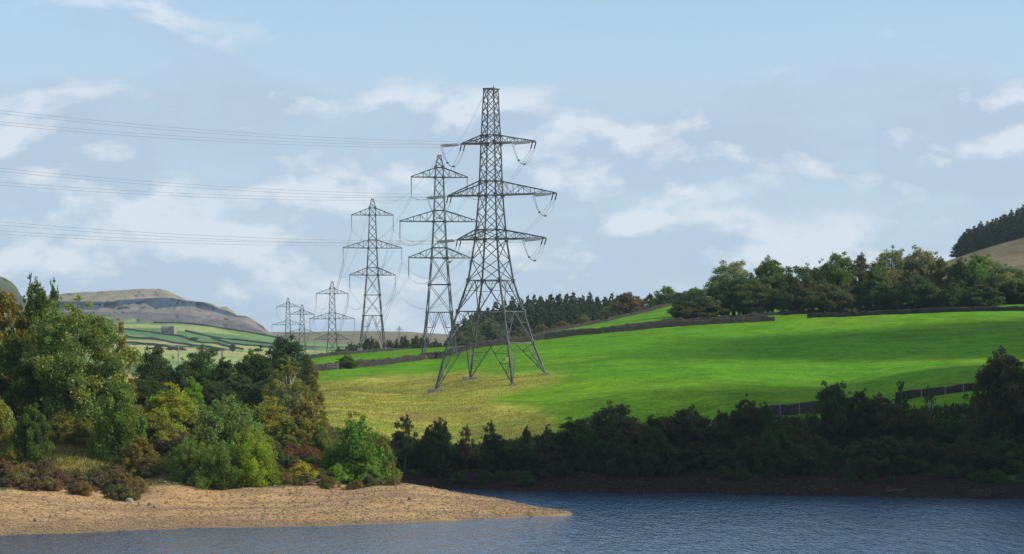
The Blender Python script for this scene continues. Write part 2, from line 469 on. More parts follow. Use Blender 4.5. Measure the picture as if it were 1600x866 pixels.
# far valley pastures
far = (GY > 1250) & (GX < 1100)
blend(far.astype(float), MOOR)
vp = far & (GY < 2750) & (GX < 1000)
cellu = np.floor((X * 0.9 + GY * 0.35) / 120.0); cellv = np.floor((GY + X * 0.25) / 95.0)
ch = vnoise(cellu * 7.31, cellv * 3.77, 63)
blend((vp & (GY < 2520 + 0.0 * GX - (GX - 300) * 0.2)).astype(float), VG)
blend((vp & (ch > 0.15)).astype(float) * 0.75, np.array((0.33, 0.36, 0.12))); blend((vp & (ch < -0.35)).astype(float) * 0.7, np.array((0.07, 0.16, 0.05)))
blend((vp & (ch > 0.6)).astype(float) * 0.7, np.array((0.42, 0.33, 0.15)))

nr, nc = X.shape
vid = np.arange(nr * nc).reshape(nr, nc)
faces = np.stack([vid[:-1, :-1], vid[:-1, 1:], vid[1:, 1:], vid[1:, :-1]], -1).reshape(-1, 4)
cx = X[:-1, :-1].ravel(); cy = GY[:-1, :-1].ravel(); cz = Z[:-1, :-1].ravel(); cp = GX[:-1, :-1].ravel()
mi = np.where(cy > 1150, 2, np.where(sand[:-1, :-1].ravel(), 1, 0))
me = mesh_np('ground', np.stack([X, GY, Z], -1).reshape(-1, 3), faces, [M_LAND, M_SAND, M_FAR], True, ncol.reshape(-1, 3), mi)
ground = tag(link('ground', me), kind='structure')

b = MB(); b.v = [Vector(p) for p in ((-2500, -600, 0), (2500, -600, 0), (2500, 420, 0), (-2500, 420, 0))]; b.f = [(0, 1, 2, 3)]
# lake only where the basin is: rear edge ends inside the banks
b.v[2].y = b.v[3].y = 330
tag(b.build('water', M_WATER), kind='structure')

# ------------------------------------------------------------------ far hills as lofted surfaces
def loft_hill(name, xs, rws, cols_, mat, seed, amp=3.0, n=260, sub=14):
    """rws: list of (Y, [(px,py)...]); from skyline (top) to foot"""
    px = np.linspace(xs[0], xs[1], n); V = []; Cc = []
    rr = []
    for (Y, pts) in rws:
        py = np.interp(px, [p[0] for p in pts], [p[1] for p in pts]); rr.append((Y, py))
    rowsP = []; rowsY = []; rowsC = []
    for i in range(len(rr) - 1):
        for k in range(sub):
            t = k / sub
            rowsY.append(rr[i][0] * (1 - t) + rr[i + 1][0] * t); rowsP.append(rr[i][1] * (1 - t) + rr[i + 1][1] * t)
            rowsC.append((i, t))
    rowsY.append(rr[-1][0]); rowsP.append(rr[-1][1]); rowsC.append((len(rr) - 2, 1.0))
    Yg = np.array(rowsY)[:, None] + np.zeros((1, n)); Pg = np.array(rowsP)
    Xg = (px[None] - 800) / F * Yg; Zg = EYE + (HY - Pg) / F * Yg
    Cg = np.zeros(Xg.shape + (3,))
    for r_, (i, t) in enumerate(rowsC): Cg[r_] = cols_[i]
    nz = fbm(Xg / 60.0, Yg / 60.0, seed, 5); gul = fbm(Xg / 14.0, Yg / 120.0 + Zg / 90, seed + 7, 3)
    fade = np.clip(np.array([i + t for i, t in rowsC]) / 0.6, 0, 1)[:, None]
    Yg = Yg + (nz * amp * 4 + gul * amp * 4) * fade
    Cg *= (1 + 0.24 * gul + 0.16 * nz)[..., None]
    ids = np.arange(Xg.size).reshape(Xg.shape)
    fc = np.stack([ids[1:, :-1], ids[1:, 1:], ids[:-1, 1:], ids[:-1, :-1]], -1).reshape(-1, 4)
    me = mesh_np(name, np.stack([Xg, Yg, Zg], -1).reshape(-1, 3), fc, [mat], True, Cg.reshape(-1, 3))
    return tag(link(name, me), kind='structure')

def zq(X_, Y_): return (100 + X_ / 4.571, 430 + Y_ / 4.571)
sky = [(-300, 480), (40, 466)] + [zq(*q) for q in ((60, 128), (300, 112), (500, 102), (680, 98), (740, 112), (790, 138), (870, 176), (960, 190), (1040, 198), (1080, 216), (1110, 232), (1160, 226), (1200, 250), (1235, 285), (1300, 290), (1350, 318), (1400, 358), (1440, 390), (1475, 415))] + [(440, 524), (470, 532)]
ctop = [(-300, 486), (40, 472)] + [zq(*q) for q in ((180, 192), (300, 192), (420, 180), (560, 164), (760, 162), (880, 186), (1000, 194), (1060, 214), (1110, 240), (1180, 262), (1235, 292), (1300, 296), (1400, 364), (1475, 418))] + [(440, 525), (470, 533)]
cbase = [(-300, 498), (40, 484)] + [zq(*q) for q in ((180, 250), (250, 232), (350, 240), (430, 212), (590, 204), (660, 246), (800, 226), (900, 222), (1000, 250), (1060, 262), (1130, 285), (1235, 300), (1300, 303), (1400, 368), (1475, 421))] + [(440, 526), (470, 534)]
mids = [(-300, 502), (40, 490)] + [zq(*q) for q in ((180, 262), (400, 262), (660, 270), (900, 290), (1130, 320), (1300, 345), (1475, 428))] + [(440, 528), (470, 535)]
sbase = [(-300, 520), (40, 500)] + [zq(*q) for q in ((180, 292), (500, 312), (700, 338), (900, 374), (1150, 412), (1475, 446))] + [(440, 533), (470, 538)]
foot = [(p, q + 22) for p, q in sbase]
back = [(p, q + 14) for p, q in sky]
loft_hill('hill', (-300, 470), [(4400, back), (3750, sky), (3400, ctop), (3340, cbase), (3180, mids), (2950, sbase), (2800, foot)],
          [(0.17, 0.155, 0.11), (0.22, 0.19, 0.13), (0.03, 0.046, 0.078), (0.17, 0.147, 0.13), (0.11, 0.10, 0.10), (0.14, 0.17, 0.07)], M_FAR, 5, 5.0, 420, 12)
hs = [(-700, 250), (-200, 355), (0, 433), (12, 440), (24, 452), (55, 484), (90, 512)]
loft_hill('hill', (-700, 90), [(3000, [(p, q + 25) for p, q in hs]), (2700, hs), (2450, [(p, q + 30) for p, q in hs]), (2100, [(p, 560) for p, q in hs])],
          [(0.075, 0.085, 0.055), (0.07, 0.08, 0.05), (0.07, 0.09, 0.045)], M_FAR, 15, 6.0, 160, 12)

# ------------------------------------------------------------------ dry stone walls
def stone_wall(name, pts, label, h=1.35, w=0.6, step=1.2, mat=None, cat='stone wall', group='dry stone walls across the hillside', gaps=0.0, ground_h=None):
    P3 = []
    for i in range(len(pts) - 1):
        (a, _, Ya), (c, _, Yc) = pts[i], pts[i + 1]
        xa, xc = (a - 800) / F * Ya, (c - 800) / F * Yc
        L = math.hypot(xc - xa, Yc - Ya); n = max(2, int(L / step))
        for k in range(n): t = k / n; P3.append((xa + (xc - xa) * t, Ya + (Yc - Ya) * t))
    a, _, Ya = pts[-1]; P3.append(((a - 800) / F * Ya, Ya))
    P3 = np.array(P3); zz = H(P3[:, 0], P3[:, 1])
    rng = random.Random(hash(label) % 1000 if False else len(label) * 7 + int(abs(P3[0, 0])))
    b = MB()
    prev = None
    hh = h
    for i in range(len(P3)):
        d = P3[min(i + 1, len(P3) - 1)] - P3[max(i - 1, 0)]; d = d / np.linalg.norm(d); nrm = np.array((-d[1], d[0]))
        hh = hh * 0.7 + 0.3 * h * rng.uniform(0.75, 1.2)
        if rng.random() < gaps: hh = h * 0.45
        hz = hh + rng.uniform(-.15, .15) * h
        off = rng.uniform(-.05, .05)
        i0 = len(b.v)
        for s_, hq, ww in ((-1, -0.4, 1.15), (-1, hz * .55, .95 + rng.uniform(-.12, .12)), (-1, hz * .95, .72), (0, hz * (1.04 + rng.uniform(-.03, .08)), 0), (1, hz * .95, .72), (1, hz * .55, .95 + rng.uniform(-.12, .12)), (1, -0.4, 1.15)):
            q = P3[i] + nrm * (s_ * w / 2 * ww + off)
            b.v.append(Vector((q[0], q[1], zz[i] + hq)))
        if prev is not None:
            for k in range(6): b.f.append((prev + k, i0 + k, i0 + k + 1, prev + k + 1))
            b.f.append((prev + 6, i0 + 6, i0, prev))
        else: b.f.append(tuple(range(i0, i0 + 7)))
        prev = i0
    b.f.append(tuple(reversed(range(prev, prev + 7))))
    o = b.build(name, mat or M_WALL); return tag(o, label, cat, group)

stone_wall('dry_stone_wall', LOWER_WALL, 'dark dry stone wall running left from the base of the second pylon below the pale green strip field')
stone_wall('dry_stone_wall', MID_WALL, 'long dark dry stone wall along the top of the big green field, ending in a square head', h=1.2, w=.6)
stone_wall('dry_stone_wall', RIGHT_WALL, 'dark dry stone wall below the ridge wood, right of the open gap', h=1.05)
stone_wall('dry_stone_wall', REAR_WALL, 'thin paler stone wall at the foot of the ridge wood, behind the long dark wall', h=1.0, gaps=.05)
stone_wall('dry_stone_wall', DIAG_WALL, 'stone wall climbing to the right along the small bright triangular field', h=.85, gaps=.03)
stone_wall('dry_stone_wall', UPPER_WALL, 'dark stone wall on the crest in front of the third pylon', h=1.1)
stone_wall('dry_stone_wall', [(1175, 655, 340), (1222, 651, 342), (1290, 641, 345), (1320, 637, 346)], 'short shaded stone wall seen between the lakeside trees, right of centre', h=1.3)
stone_wall('dry_stone_wall', [(1400, 627, 347), (1440, 622, 347), (1525, 611, 349), (1600, 604, 351), (1750, 598, 352)], 'shaded stone wall with wire posts left of the tall dark tree', h=.95)
# gatehead block at the small field top
stone_wall('dry_stone_wall', [(1052, 475, 719), (1075, 474, 719)], 'stubby dark wall closing the top of the triangular field', h=3.0, w=1.0)
# far valley walls
FW = [([(195, 510, 2350), (262, 522, 2260), (330, 536, 2080), (380, 545, 1930)], 'upper one of the far valley walls, passing below the barn'),
      ([(195, 522, 2150), (250, 532, 2080), (300, 541, 1960), (350, 549, 1850)], 'far valley wall crossing the middle of the hazy pastures'),
      ([(240, 503, 2500), (300, 510, 2480), (360, 519, 2450), (440, 528, 2430)], 'far valley wall directly under the quarry spoil slope'),
      ([(290, 516, 2350), (350, 526, 2250), (440, 538, 2200)], 'far valley wall right of the barn, slanting down to the dark oak'),
      ([(190, 533, 1950), (235, 541, 1900), (290, 550, 1800)], 'lowest far valley wall, above the left mid-distance trees'),
      ([(330, 531, 2200), (400, 541, 2050), (450, 548, 2000)], 'short far valley wall between two pastures near the dark oak'),
      ([(440, 541, 2200), (520, 543, 2250), (600, 540, 2400)], 'far valley wall behind the fourth pylon')]
for pts, lab in FW: stone_wall('dry_stone_wall', pts, lab, h=1.5, w=1.2, step=14, mat=M_WALLF, group='far walls between valley pastures')

# ------------------------------------------------------------------ pylons
def lerp(a, b, t): return a + (b - a) * t

def pylon_parts(root, levels, arms, peak, leg_w, br_w, feet=None, insul='hang', dense=1.0, rng=None, x_panels=None, kpan=None, gsteel=None):
    """levels: [(z, side)] from base to top. corners at +-side/2"""
    zs = [l[0] for l in levels]; ss = [l[1] for l in levels]
    side = lambda z: float(np.interp(z, zs, ss))
    def corner(k, z):
        s_ = side(z) / 2; return Vector(((-1, 1, 1, -1)[k] * s_, (-1, -1, 1, 1)[k] * s_, z))
    for k in range(4):
        b = MB(); base = feet[k] if feet else corner(k, 0)
        pts = [base] + [corner(k, z) for z in zs[1:]]
        for i in range(len(pts) - 1):
            f0 = 1 - 0.55 * pts[i].z / zs[-1]; f1 = 1 - 0.55 * pts[i + 1].z / zs[-1]
            b.bar(pts[i], pts[i + 1], leg_w * f0, leg_w * f1)
        # splice plates and step bolts
        for z in zs[1:-1]: b.box(corner(k, z), leg_w * 1.7, leg_w * 1.7, leg_w * 2.2)
        b.build('leg', M_STEEL, root)
    br = MB()
    # x panels: from z list
    for (z0, z1) in x_panels:
        n = max(1, round((z1 - z0) / (side((z0 + z1) / 2) * dense)))
        for i in range(n):
            a = lerp(z0, z1, i / n); c = lerp(z0, z1, (i + 1) / n)
            for k in range(4):
                p, q = corner(k, a), corner((k + 1) % 4, a); r_, s_ = corner(k, c), corner((k + 1) % 4, c)
                br.bar(p, s_, br_w); br.bar(q, r_, br_w)
        for z in (z0, z1):
            for k in range(4): br.bar(corner(k, z), corner((k + 1) % 4, z), br_w * 1.25)
    for (z0, z1) in kpan:
        for k in range(4):
            k2 = (k + 1) % 4
            p, q = corner(k, z0), corner(k2, z0)
            if z0 == 0 and feet: p, q = feet[k], feet[k2]
            r_, s_ = corner(k, z1), corner(k2, z1); m = (r_ + s_) / 2
            br.bar(r_, s_, br_w * 1.35)
            if z0 == 0 and feet:
                m1 = r_.lerp(s_, 0.32); m2 = r_.lerp(s_, 0.68)
                br.bar(p, m1, br_w * 1.3); br.bar(q, m2, br_w * 1.3)
                for (f0, t0, t1) in ((p, r_, m1), (q, s_, m2)):
                    for t in (.28, .5, .74):
                        br.bar(f0.lerp(t0, t), f0.lerp(t1, t), br_w * .8)
                    br.bar(f0.lerp(t0, .5), f0.lerp(t1, .28), br_w * .7); br.bar(f0.lerp(t0, .74), f0.lerp(t1, .5), br_w * .7)
                    br.bar(f0.lerp(t0, 1), f0.lerp(t1, .74), br_w * .7)
            else:
                br.bar(p, m, br_w * 1.3); br.bar(q, m, br_w * 1.3)
                for (f0, t0) in ((p, r_), (q, s_)):
                    for t, u in ((.33, .33), (.66, .66)):
                        br.bar(f0.lerp(t0, t), f0.lerp(m, u), br_w * .8)
                    br.bar(f0.lerp(t0, .66), f0.lerp(m, .33), br_w * .7); br.bar(f0.lerp(t0, 1), f0.lerp(m, .66), br_w * .7)
                    br.bar(f0.lerp(m, .66), f0.lerp(m, .66) + (t0 - f0) * .34, br_w * .6)
        # plan bracing at the belt
        c4 = [corner(k, z1) for k in range(4)]; mids_ = [(c4[k] + c4[(k + 1) % 4]) / 2 for k in range(4)]
        for k in range(4): br.bar(mids_[k], mids_[(k + 1) % 4], br_w)
    br.build('lattice_bracing', M_STEEL, root)
    # peak
    z_top = zs[-1]; pk = MB()
    if peak[0] == 'flat':
        for k in range(4): pk.bar(corner(k, z_top), corner((k + 1) % 4, z_top), br_w * 1.6)
        pk.bar(corner(0, z_top) + Vector((-.2, 0, 0)), corner(2, z_top) + Vector((.3, 0, 0)), br_w * 1.6)
        pk.bar(corner(1, z_top - .2), corner(1, z_top + .45), br_w); pk.bar(Vector((.4, 0, z_top)), Vector((.4, 0, z_top - 1.3)), br_w)
    else:
        for k in range(4): pk.bar(corner(k, z_top), corner((k + 1) % 4, z_top), br_w * 1.3)
    pk.build('peak', M_STEEL, root)
    tips = []
    for (zb, zt, ll, lr, tw) in arms:
        for sgn, L in ((-1, ll), (1, lr)):
            a = MB(); hs = side(zb) / 2; ht = side(zt) / 2
            tip = Vector((sgn * L, 0, zb))
            tf, tb = tip + Vector((0, -tw / 2, 0)), tip + Vector((0, tw / 2, 0))
            bf, bb = Vector((sgn * hs, -hs, zb)), Vector((sgn * hs, hs, zb))
            uf, ub = Vector((sgn * ht, -ht, zt)), Vector((sgn * ht, ht, zt))
            tz = Vector((0, 0, 0.12))
            a.bar(bf, tf, br_w * 1.7); a.bar(bb, tb, br_w * 1.7); a.bar(uf, tf + tz, br_w * 1.6); a.bar(ub, tb + tz, br_w * 1.6)
            a.bar(tf + Vector((0, -.05, 0)), tb + Vector((0, .05, 0)), br_w * 2.4); a.bar(tf + tz, tb + tz, br_w * 1.8)
            n = 5 if L > 7.5 else 4
            for i in range(n):
                t0, t1 = i / n, (i + 1) / n
                for (lo, hi, lt) in ((bf, uf, tf), (bb, ub, tb)):
                    if i: a.bar(lo.lerp(lt, t0), hi.lerp(lt, t0), br_w * .7)
                    if i < n - 1: a.bar(lo.lerp(lt, t0 if i % 2 else t1), hi.lerp(lt, t1 if i % 2 else t0), br_w * .7)
                a.bar(bf.lerp(tf, t0), bb.lerp(tb, t1), br_w * .8)
                if i: a.bar(bf.lerp(tf, t0), bb.lerp(tb, t0), br_w * .8)
            a.build('crossarm', M_STEEL, root); tips.append(tip)
    return tips


def insulator_mb(p, q, r=0.15, rings=14):
    b = MB(); p = Vector(p); q = Vector(q); pts = []; rad = []
    for i in range(rings * 2 + 1):
        t = i / (rings * 2); pts.append(p.lerp(q, .06 + .88 * t)); rad.append(r if i % 2 else r * .5)
    b.tube(pts, rad, 7); b.bar(p, p.lerp(q, .07), .06); b.bar(p.lerp(q, .93), q, .06)
    return b

# -- main tower
MC = Vector(((767 - 800) / F * 435, 435.0, 0)); MZ = 12.0; MROT = R(-23.4)
rotM = Matrix.Rotation(MROT, 3, 'Z')
mroot = link('angle_pylon', None); mroot.location = (MC.x, MC.y, MZ); mroot.rotation_euler = (0, 0, MROT)
tag(mroot, 'nearest and tallest steel pylon, flat topped with three crossarms, on the golden slope', 'pylon', 'pylons marching up the valley')
def zpy(py, Y=435): return EYE + (HY - py) / F * Y - MZ
lv = [(0, 14.2), (zpy(536), 11.0), (zpy(487), 8.5), (zpy(438.5), 5.8), (zpy(374), 4.05), (zpy(305), 3.06), (zpy(224), 2.56), (zpy(139), 1.85)]
feetw = [Vector(P(680, 612, 431)), Vector(P(805, 600, 426)), Vector(P(852, 583, 439)), Vector(P(737, 591, 444))]
feet = []
for k in range(4):
    w = feetw[k].copy(); loc = rotM.inverted() @ Vector((w.x - MC.x, w.y - MC.y, 0)); hs = 7.1
    kx, ky = (-1, 1, 1, -1)[k] * hs, (-1, -1, 1, 1)[k] * hs
    ww = rotM @ Vector((kx, ky, 0)); gz = Hs(MC.x + ww.x, MC.y + ww.y)
    feet.append(Vector((kx, ky, gz + .15 - MZ)))
arms = [(zpy(224), zpy(211.5), 5.2, 8.0, .9), (zpy(305), zpy(283), 7.7, 11.8, .9), (zpy(374), zpy(359), 5.9, 9.9, .9)]
zA = [zpy(374), zpy(359), zpy(305), zpy(283), zpy(224), zpy(211.5), zpy(139)]
tips = pylon_parts(mroot, lv, arms, ('flat',), .31, .11, feet, dense=.88,
                   x_panels=[(zpy(438.5), zA[0]), (zA[0], zA[1]), (zA[1], zA[2]), (zA[2], zA[3]), (zA[3], zA[4]), (zA[4], zA[5]), (zA[5], zA[6])],
                   kpan=[(0, zpy(536)), (zpy(536), zpy(487)), (zpy(487), zpy(438.5))])
for k in range(4):
    b = MB(); big = k in (0, 3)
    b.box(feet[k] + Vector((0, 0, -.35 if not big else -.15)), 2.6 if big else 1.3, 1.8 if big else 1.3, 1.0 if not big else .9, -MROT)
    b.build('footing', M_CONC, mroot)
    g = MB(); f0 = feet[k]; up = Vector((math.copysign(5.5, f0.x), math.copysign(5.5, f0.y), lv[1][0])); c = f0.lerp(up, .42)
    for s_ in (-1, 1):
        for dz in (0, .3, .6):
            g.bar(c + Vector((-.9, s_ * .55, dz)), c + Vector((.9, s_ * .55, dz)), .045); g.bar(c + Vector((s_ * .55, -.9, dz)), c + Vector((s_ * .55, .9, dz)), .045)
    g.build('climbing_guard', M_STEEL2, mroot)
b = MB(); c = feet[1].lerp(Vector((5.5, -5.5, lv[1][0])), .6); b.box(c + Vector((-.35, -.3, 0)), .5, .06, .65, R(23)); b.build('warning_sign', M_YEL, mroot)

# -- suspension towers
def suspension(loc, rot, label, group='pylons marching up the valley'):
    root = link('suspension_pylon', None); root.location = loc; root.rotation_euler = (0, 0, rot)
    tag(root, label, 'pylon', group); return root
lv2 = [(0, 7.6), (10.2, 5.5), (16.5, 4.5), (22.6, 3.5), (30.9, 2.6), (41.0, 1.9), (43.4, 1.7), (46.0, .75)]
arms2 = [(41.0, 43.2, 6.4, 6.4, .35), (30.9, 33.4, 9.0, 9.0, .35), (22.6, 24.9, 7.0, 7.0, .35)]
p2 = suspension((0, 0, 0), 0, '')
tips2 = pylon_parts(p2, lv2, arms2, ('pk',), .27, .108, dense=1.25,
                    x_panels=[(10.2, 16.5), (16.5, 22.6), (22.6, 24.9), (24.9, 30.9), (30.9, 33.4), (33.4, 41), (41, 43.2), (43.2, 46.0)], kpan=[(0, 10.2)])
for k in range(4):
    b = MB(); b.box(((-1, 1, 1, -1)[k] * 3.8, (-1, -1, 1, 1)[k] * 3.8, -.1), 1.1, 1.1, .8); b.build('footing', M_CONC, p2)
for tpt in tips2:
    ib = insulator_mb(tpt, tpt + Vector((0, 0, -4.3)), .15, 16)
    ib.bar(tpt + Vector((0, -.7, -4.35)), tpt + Vector((0, .7, -4.35)), .12)
    ib.build('insulator_string', M_GLASSI, p2)
specs = [(686.5, 584, 16.3, 'second pylon back, its tapering frame partly behind the left side of the nearest pylon'),
         (582, 785, 18.9, 'third pylon back, standing clear against the sky on the field crest'),
         (519, 1033, 1.0, 'fourth pylon back, its lower frame hidden behind the crest wall'),
         (472, 1343, -2.0, 'small faint pylon squeezed between the fourth pylon and the leftmost one'),
         (450, 1440, 3.9, 'leftmost and faintest of the row of pylons, above the dark oak')]
tow = [(MC.x, MC.y)]
for px, Y, z, lab in specs: tow.append(((px - 800) / F * Y, Y))
towers = []
for i, (px, Y, z, lab) in enumerate(specs):
    o = p2 if i == 0 else copy_tree(p2)
    a = tow[i]; c = tow[min(i + 2, len(tow) - 1)]
    ang = math.atan2(c[1] - a[1], c[0] - a[0]) - math.pi / 2
    if i >= 3: ang = R(10)
    x = (px - 800) / F * Y
    o.location = (x, Y, z); o.rotation_euler = (0, 0, ang); o['label'] = lab
    towers.append((Vector((x, Y, z)), ang))
o = copy_tree(p2); o.location = P(624, 560, 3300); o.location.z = EYE + (HY - 513) / F * 3300 - 43; o.rotation_euler = (0, 0, R(50)); o['label'] = 'tiny lone pylon on the far moor skyline, above the small conifers'

# -- conductors
def catenary(a, c, sag, n=28):
    a = Vector(a); c = Vector(c); return [a.lerp(c, i / n) - Vector((0, 0, 4 * sag * (i / n) * (1 - i / n))) for i in range(n + 1)]
def cable(name, paths, label, r, group, cat='power line'):
    b = MB()
    for p in paths: b.tube(p, r, 4)
    return tag(b.build(name, M_WIRE, None, True), label, cat, group)

ordn = [('upper', 'left'), ('upper', 'right'), ('middle', 'left'), ('middle', 'right'), ('lower', 'left'), ('lower', 'right')]
TH = R(218); dL = Vector((math.cos(TH), math.sin(TH), 0))
def tow_pt(i, k):
    loc, ang = towers[i]; return loc + Matrix.Rotation(ang, 3, 'Z') @ (tips2[k] + Vector((0, 0, -4.4)))
for k, tpt in enumerate(tips):
    tw = Matrix.Translation(mroot.location) @ Matrix.Rotation(MROT, 4, 'Z')
    inv = tw.inverted()
    wp = tw @ tpt
    e_l = wp + dL * 4.6 + Vector((0, 0, -.35))
    tgt = tow_pt(0, k); dB = (tgt - wp); dB.z = 0; dB.normalize()
    e_b = wp + dB * 3.0 + Vector((0, 0, -1.0))
    perpL = Vector((-dL.y, dL.x, 0)) * .22; perpB = Vector((-dB.y, dB.x, 0)) * .3
    b1 = MB()
    for s_, dz in ((-1, .0), (1, -.28)):
        q = insulator_mb(inv @ (wp + perpL * s_ + dL * .9 + Vector((0, 0, dz * .7))), inv @ (e_l + perpL * s_ + Vector((0, 0, dz))), .17, 18)
        n0 = len(b1.v); b1.v += q.v; b1.f += [tuple(i + n0 for i in f) for f in q.f]
    b1.bar(inv @ wp, inv @ (wp + dL * .9), .14); b1.bar(inv @ (e_l - perpL * 1.5), inv @ (e_l + perpL * 1.5 + Vector((0, 0, -.3))), .12)
    b1.build('insulator_string', M_GLASSI, mroot)
    b2 = MB()
    for s_ in (-1, 1):
        q = insulator_mb(inv @ (wp + perpB * s_), inv @ (e_b + perpB * s_), .12, 9)
        n0 = len(b2.v); b2.v += q.v; b2.f += [tuple(i + n0 for i in f) for f in q.f]
    b2.build('insulator_string', M_DARKI, mroot)
    # jumper loop: part of the tower
    jb = MB(); n = 22
    for s_ in (-1, 1):
        pts = []
        for i in range(n + 1):
            t = i / n; pts.append(inv @ ((e_l + perpL * s_).lerp(e_b + perpB * s_, t) - Vector((0, 0, 3.1 * (1 - (2 * t - 1) ** 2) ** .8))))
        jb.tube(pts, .035, 4)
    for t in (.3, .6): jb.box(inv @ (e_l.lerp(e_b, t) - Vector((0, 0, 3.1 * (1 - (2 * t - 1) ** 2) ** .8))), .3, .3, .3)
    jb.build('jumper_cable', M_WIRE, mroot)
    lvn, sd = ordn[k]
    # span to the left, out of the frame
    paths = []
    for dz in (0, -.46):
        pts = []
        for i in range(45):
            t = i * 6.0; pts.append(e_l + dL * t + Vector((0, 0, dz - .05 * t + .0005 * t * t)))
        paths.append(pts)
    cable('power_line', paths, f'cable pair running left across the sky from the {lvn} {sd} crossarm', .018, 'cables running left across the sky')
    # span to second pylon
    paths = [catenary(e_b + perpB * s_, tgt + perpB * s_ * .7, 3.6) for s_ in (-1, 1)]
    cable('power_line', paths, f'cable pair sagging from the nearest pylon, {lvn} {sd} crossarm, to the second pylon', .024, 'cables between the nearest and second pylon')
nm = ['second', 'third', 'fourth', 'small faint', 'leftmost']
for i in range(4):
    for k in range(6):
        a, c = tow_pt(i, k), tow_pt(i + 1, k)
        L = (c - a).length; sag = L * L * .00016
        side_ = Vector((.25, 0, 0))
        pr = [catenary(a + side_ * s_, c + side_ * s_, sag) for s_ in (-1, 1)]
        lvn, sd = ordn[k]
        cable('power_line', pr, f'cable pair from the {nm[i]} pylon, {lvn} {sd} crossarm, to the {nm[i+1]} pylon', .024 + .005 * i, f'cables between the {nm[i]} and {nm[i+1]} pylon')
topm = mroot.location + Vector((-.8, .6, zpy(139)))
tp = [topm] + [t[0] + Vector((0, 0, 46)) for t in towers]
nm2 = ['nearest'] + nm
for i in range(5):
    L = (tp[i + 1] - tp[i]).length
    cable('earth_wire', [catenary(tp[i], tp[i + 1], L * L * .00012)], f'thin wire from the {nm2[i]} pylon top to the {nm2[i+1]} pylon top', .022 + .004 * i, 'wires joining the pylon tops', 'wire')

# ------------------------------------------------------------------ foliage prototypes
def leaves_np(centers, outdir, size, rng, elong=.6, upbias=.35, outbias=.7, fold=.25):
    n = len(centers)
    nr = rng.normal(size=(n, 3)) + outdir * outbias + np.array((0, 0, upbias)); nr /= np.linalg.norm(nr, axis=1)[:, None]
    t = rng.normal(size=(n, 3)); t -= (t * nr).sum(1)[:, None] * nr; t /= np.linalg.norm(t, axis=1)[:, None]
    bt = np.cross(nr, t); sz = (size * rng.uniform(.6, 1.3, n))[:, None]
    v = np.stack([centers - t * sz * .5, centers + bt * sz * elong * .5 + nr * sz * fold * .5, centers + t * sz * .5 - nr * sz * fold * .3, centers - bt * sz * elong * .5 + nr * sz * fold * .5], 1)
    return v.reshape(-1, 3)


def crown_mesh(name, seed, Ht, Wd, base, prof, nclump, nleaf, leaf, csize=.13, flat=.8, shoots=6, lobes=3, droop=0.0, light=.0, elong=.6):
    rng = np.random.default_rng(seed)
    t = rng.beta(1.25, 1.15, nclump); ang = rng.uniform(0, 2 * np.pi, nclump)
    pr = np.interp(t, *prof)
    ph = rng.uniform(0, 6.28, 4)
    lob = 1 + .17 * np.sin(ang * lobes + ph[0] + t * 5) + .11 * np.sin(ang * (lobes * 2 + 1) + ph[1] - t * 9)
    rad = Wd / 2 * pr * lob * (rng.uniform(0, 1, nclump) ** .38) * .86
    zb = Ht * base
    c = np.stack([np.cos(ang) * rad, np.sin(ang) * rad, zb + t * (Ht - zb) * .93], 1)
    cs = Wd * csize * rng.uniform(.4, 1.3, nclump) * (.4 + .6 * pr)
    # shoots that break the outline
    sh = []; keepz = c[:, 2] - zb; c[:, 2] = zb + keepz * (1 - .12 * np.abs(np.sin(ang * 1.5 + ph[2])) * (rad / (Wd / 2)))
    for i in range(shoots):
        a = rng.uniform(0, 6.28); tt = rng.uniform(.45, 1.0); r_ = Wd / 2 * np.interp(tt, *prof) * rng.uniform(.6, 1.08)
        sh.append((np.cos(a) * r_, np.sin(a) * r_, zb + (Ht - zb) * (tt * .96 + rng.uniform(0, .07))))
    if shoots:
        c = np.concatenate([c, np.array(sh)]); cs = np.concatenate([cs, Wd * csize * rng.uniform(.28, .55, shoots)])
    nl = np.maximum((nleaf * (cs / cs.mean()) ** 2 / (np.mean((cs / cs.mean()) ** 2))).astype(int), 8)
    idx = np.repeat(np.arange(len(c)), nl); n = len(idx)
    d = rng.normal(size=(n, 3)); d /= np.linalg.norm(d, axis=1)[:, None]
    rr = rng.uniform(0, 1, n) ** .45 * (1 + .25 * rng.normal(size=n) * .5)
    off = d * rr[:, None] * cs[idx][:, None]; off[:, 2] *= flat
    off[:, 2] -= droop * (rr ** 2) * cs[idx]
    pos = c[idx] + off
    pos += .05 * Wd * csize * rng.normal(size=pos.shape)
    v = leaves_np(pos, d, leaf, rng, elong)
    tint_c = rng.uniform(.78, 1.2, len(c)); warm = rng.uniform(-.13, .15, len(c))
    tint = tint_c[idx] * rng.uniform(.75, 1.25, n)
    col = np.stack([tint * (1 + warm[idx] * 1.5), tint, tint * (1 - warm[idx])], 1)
    if light > 0:
        w = (rng.uniform(0, 1, n) < light)[:, None]; col = np.where(w, col * np.array((2.4, 2.0, 2.6)), col)
    me = mesh_np(name, v, np.arange(n * 4).reshape(-1, 4), [M_LEAF], False, np.repeat(col, 4, axis=0))
    return me, c


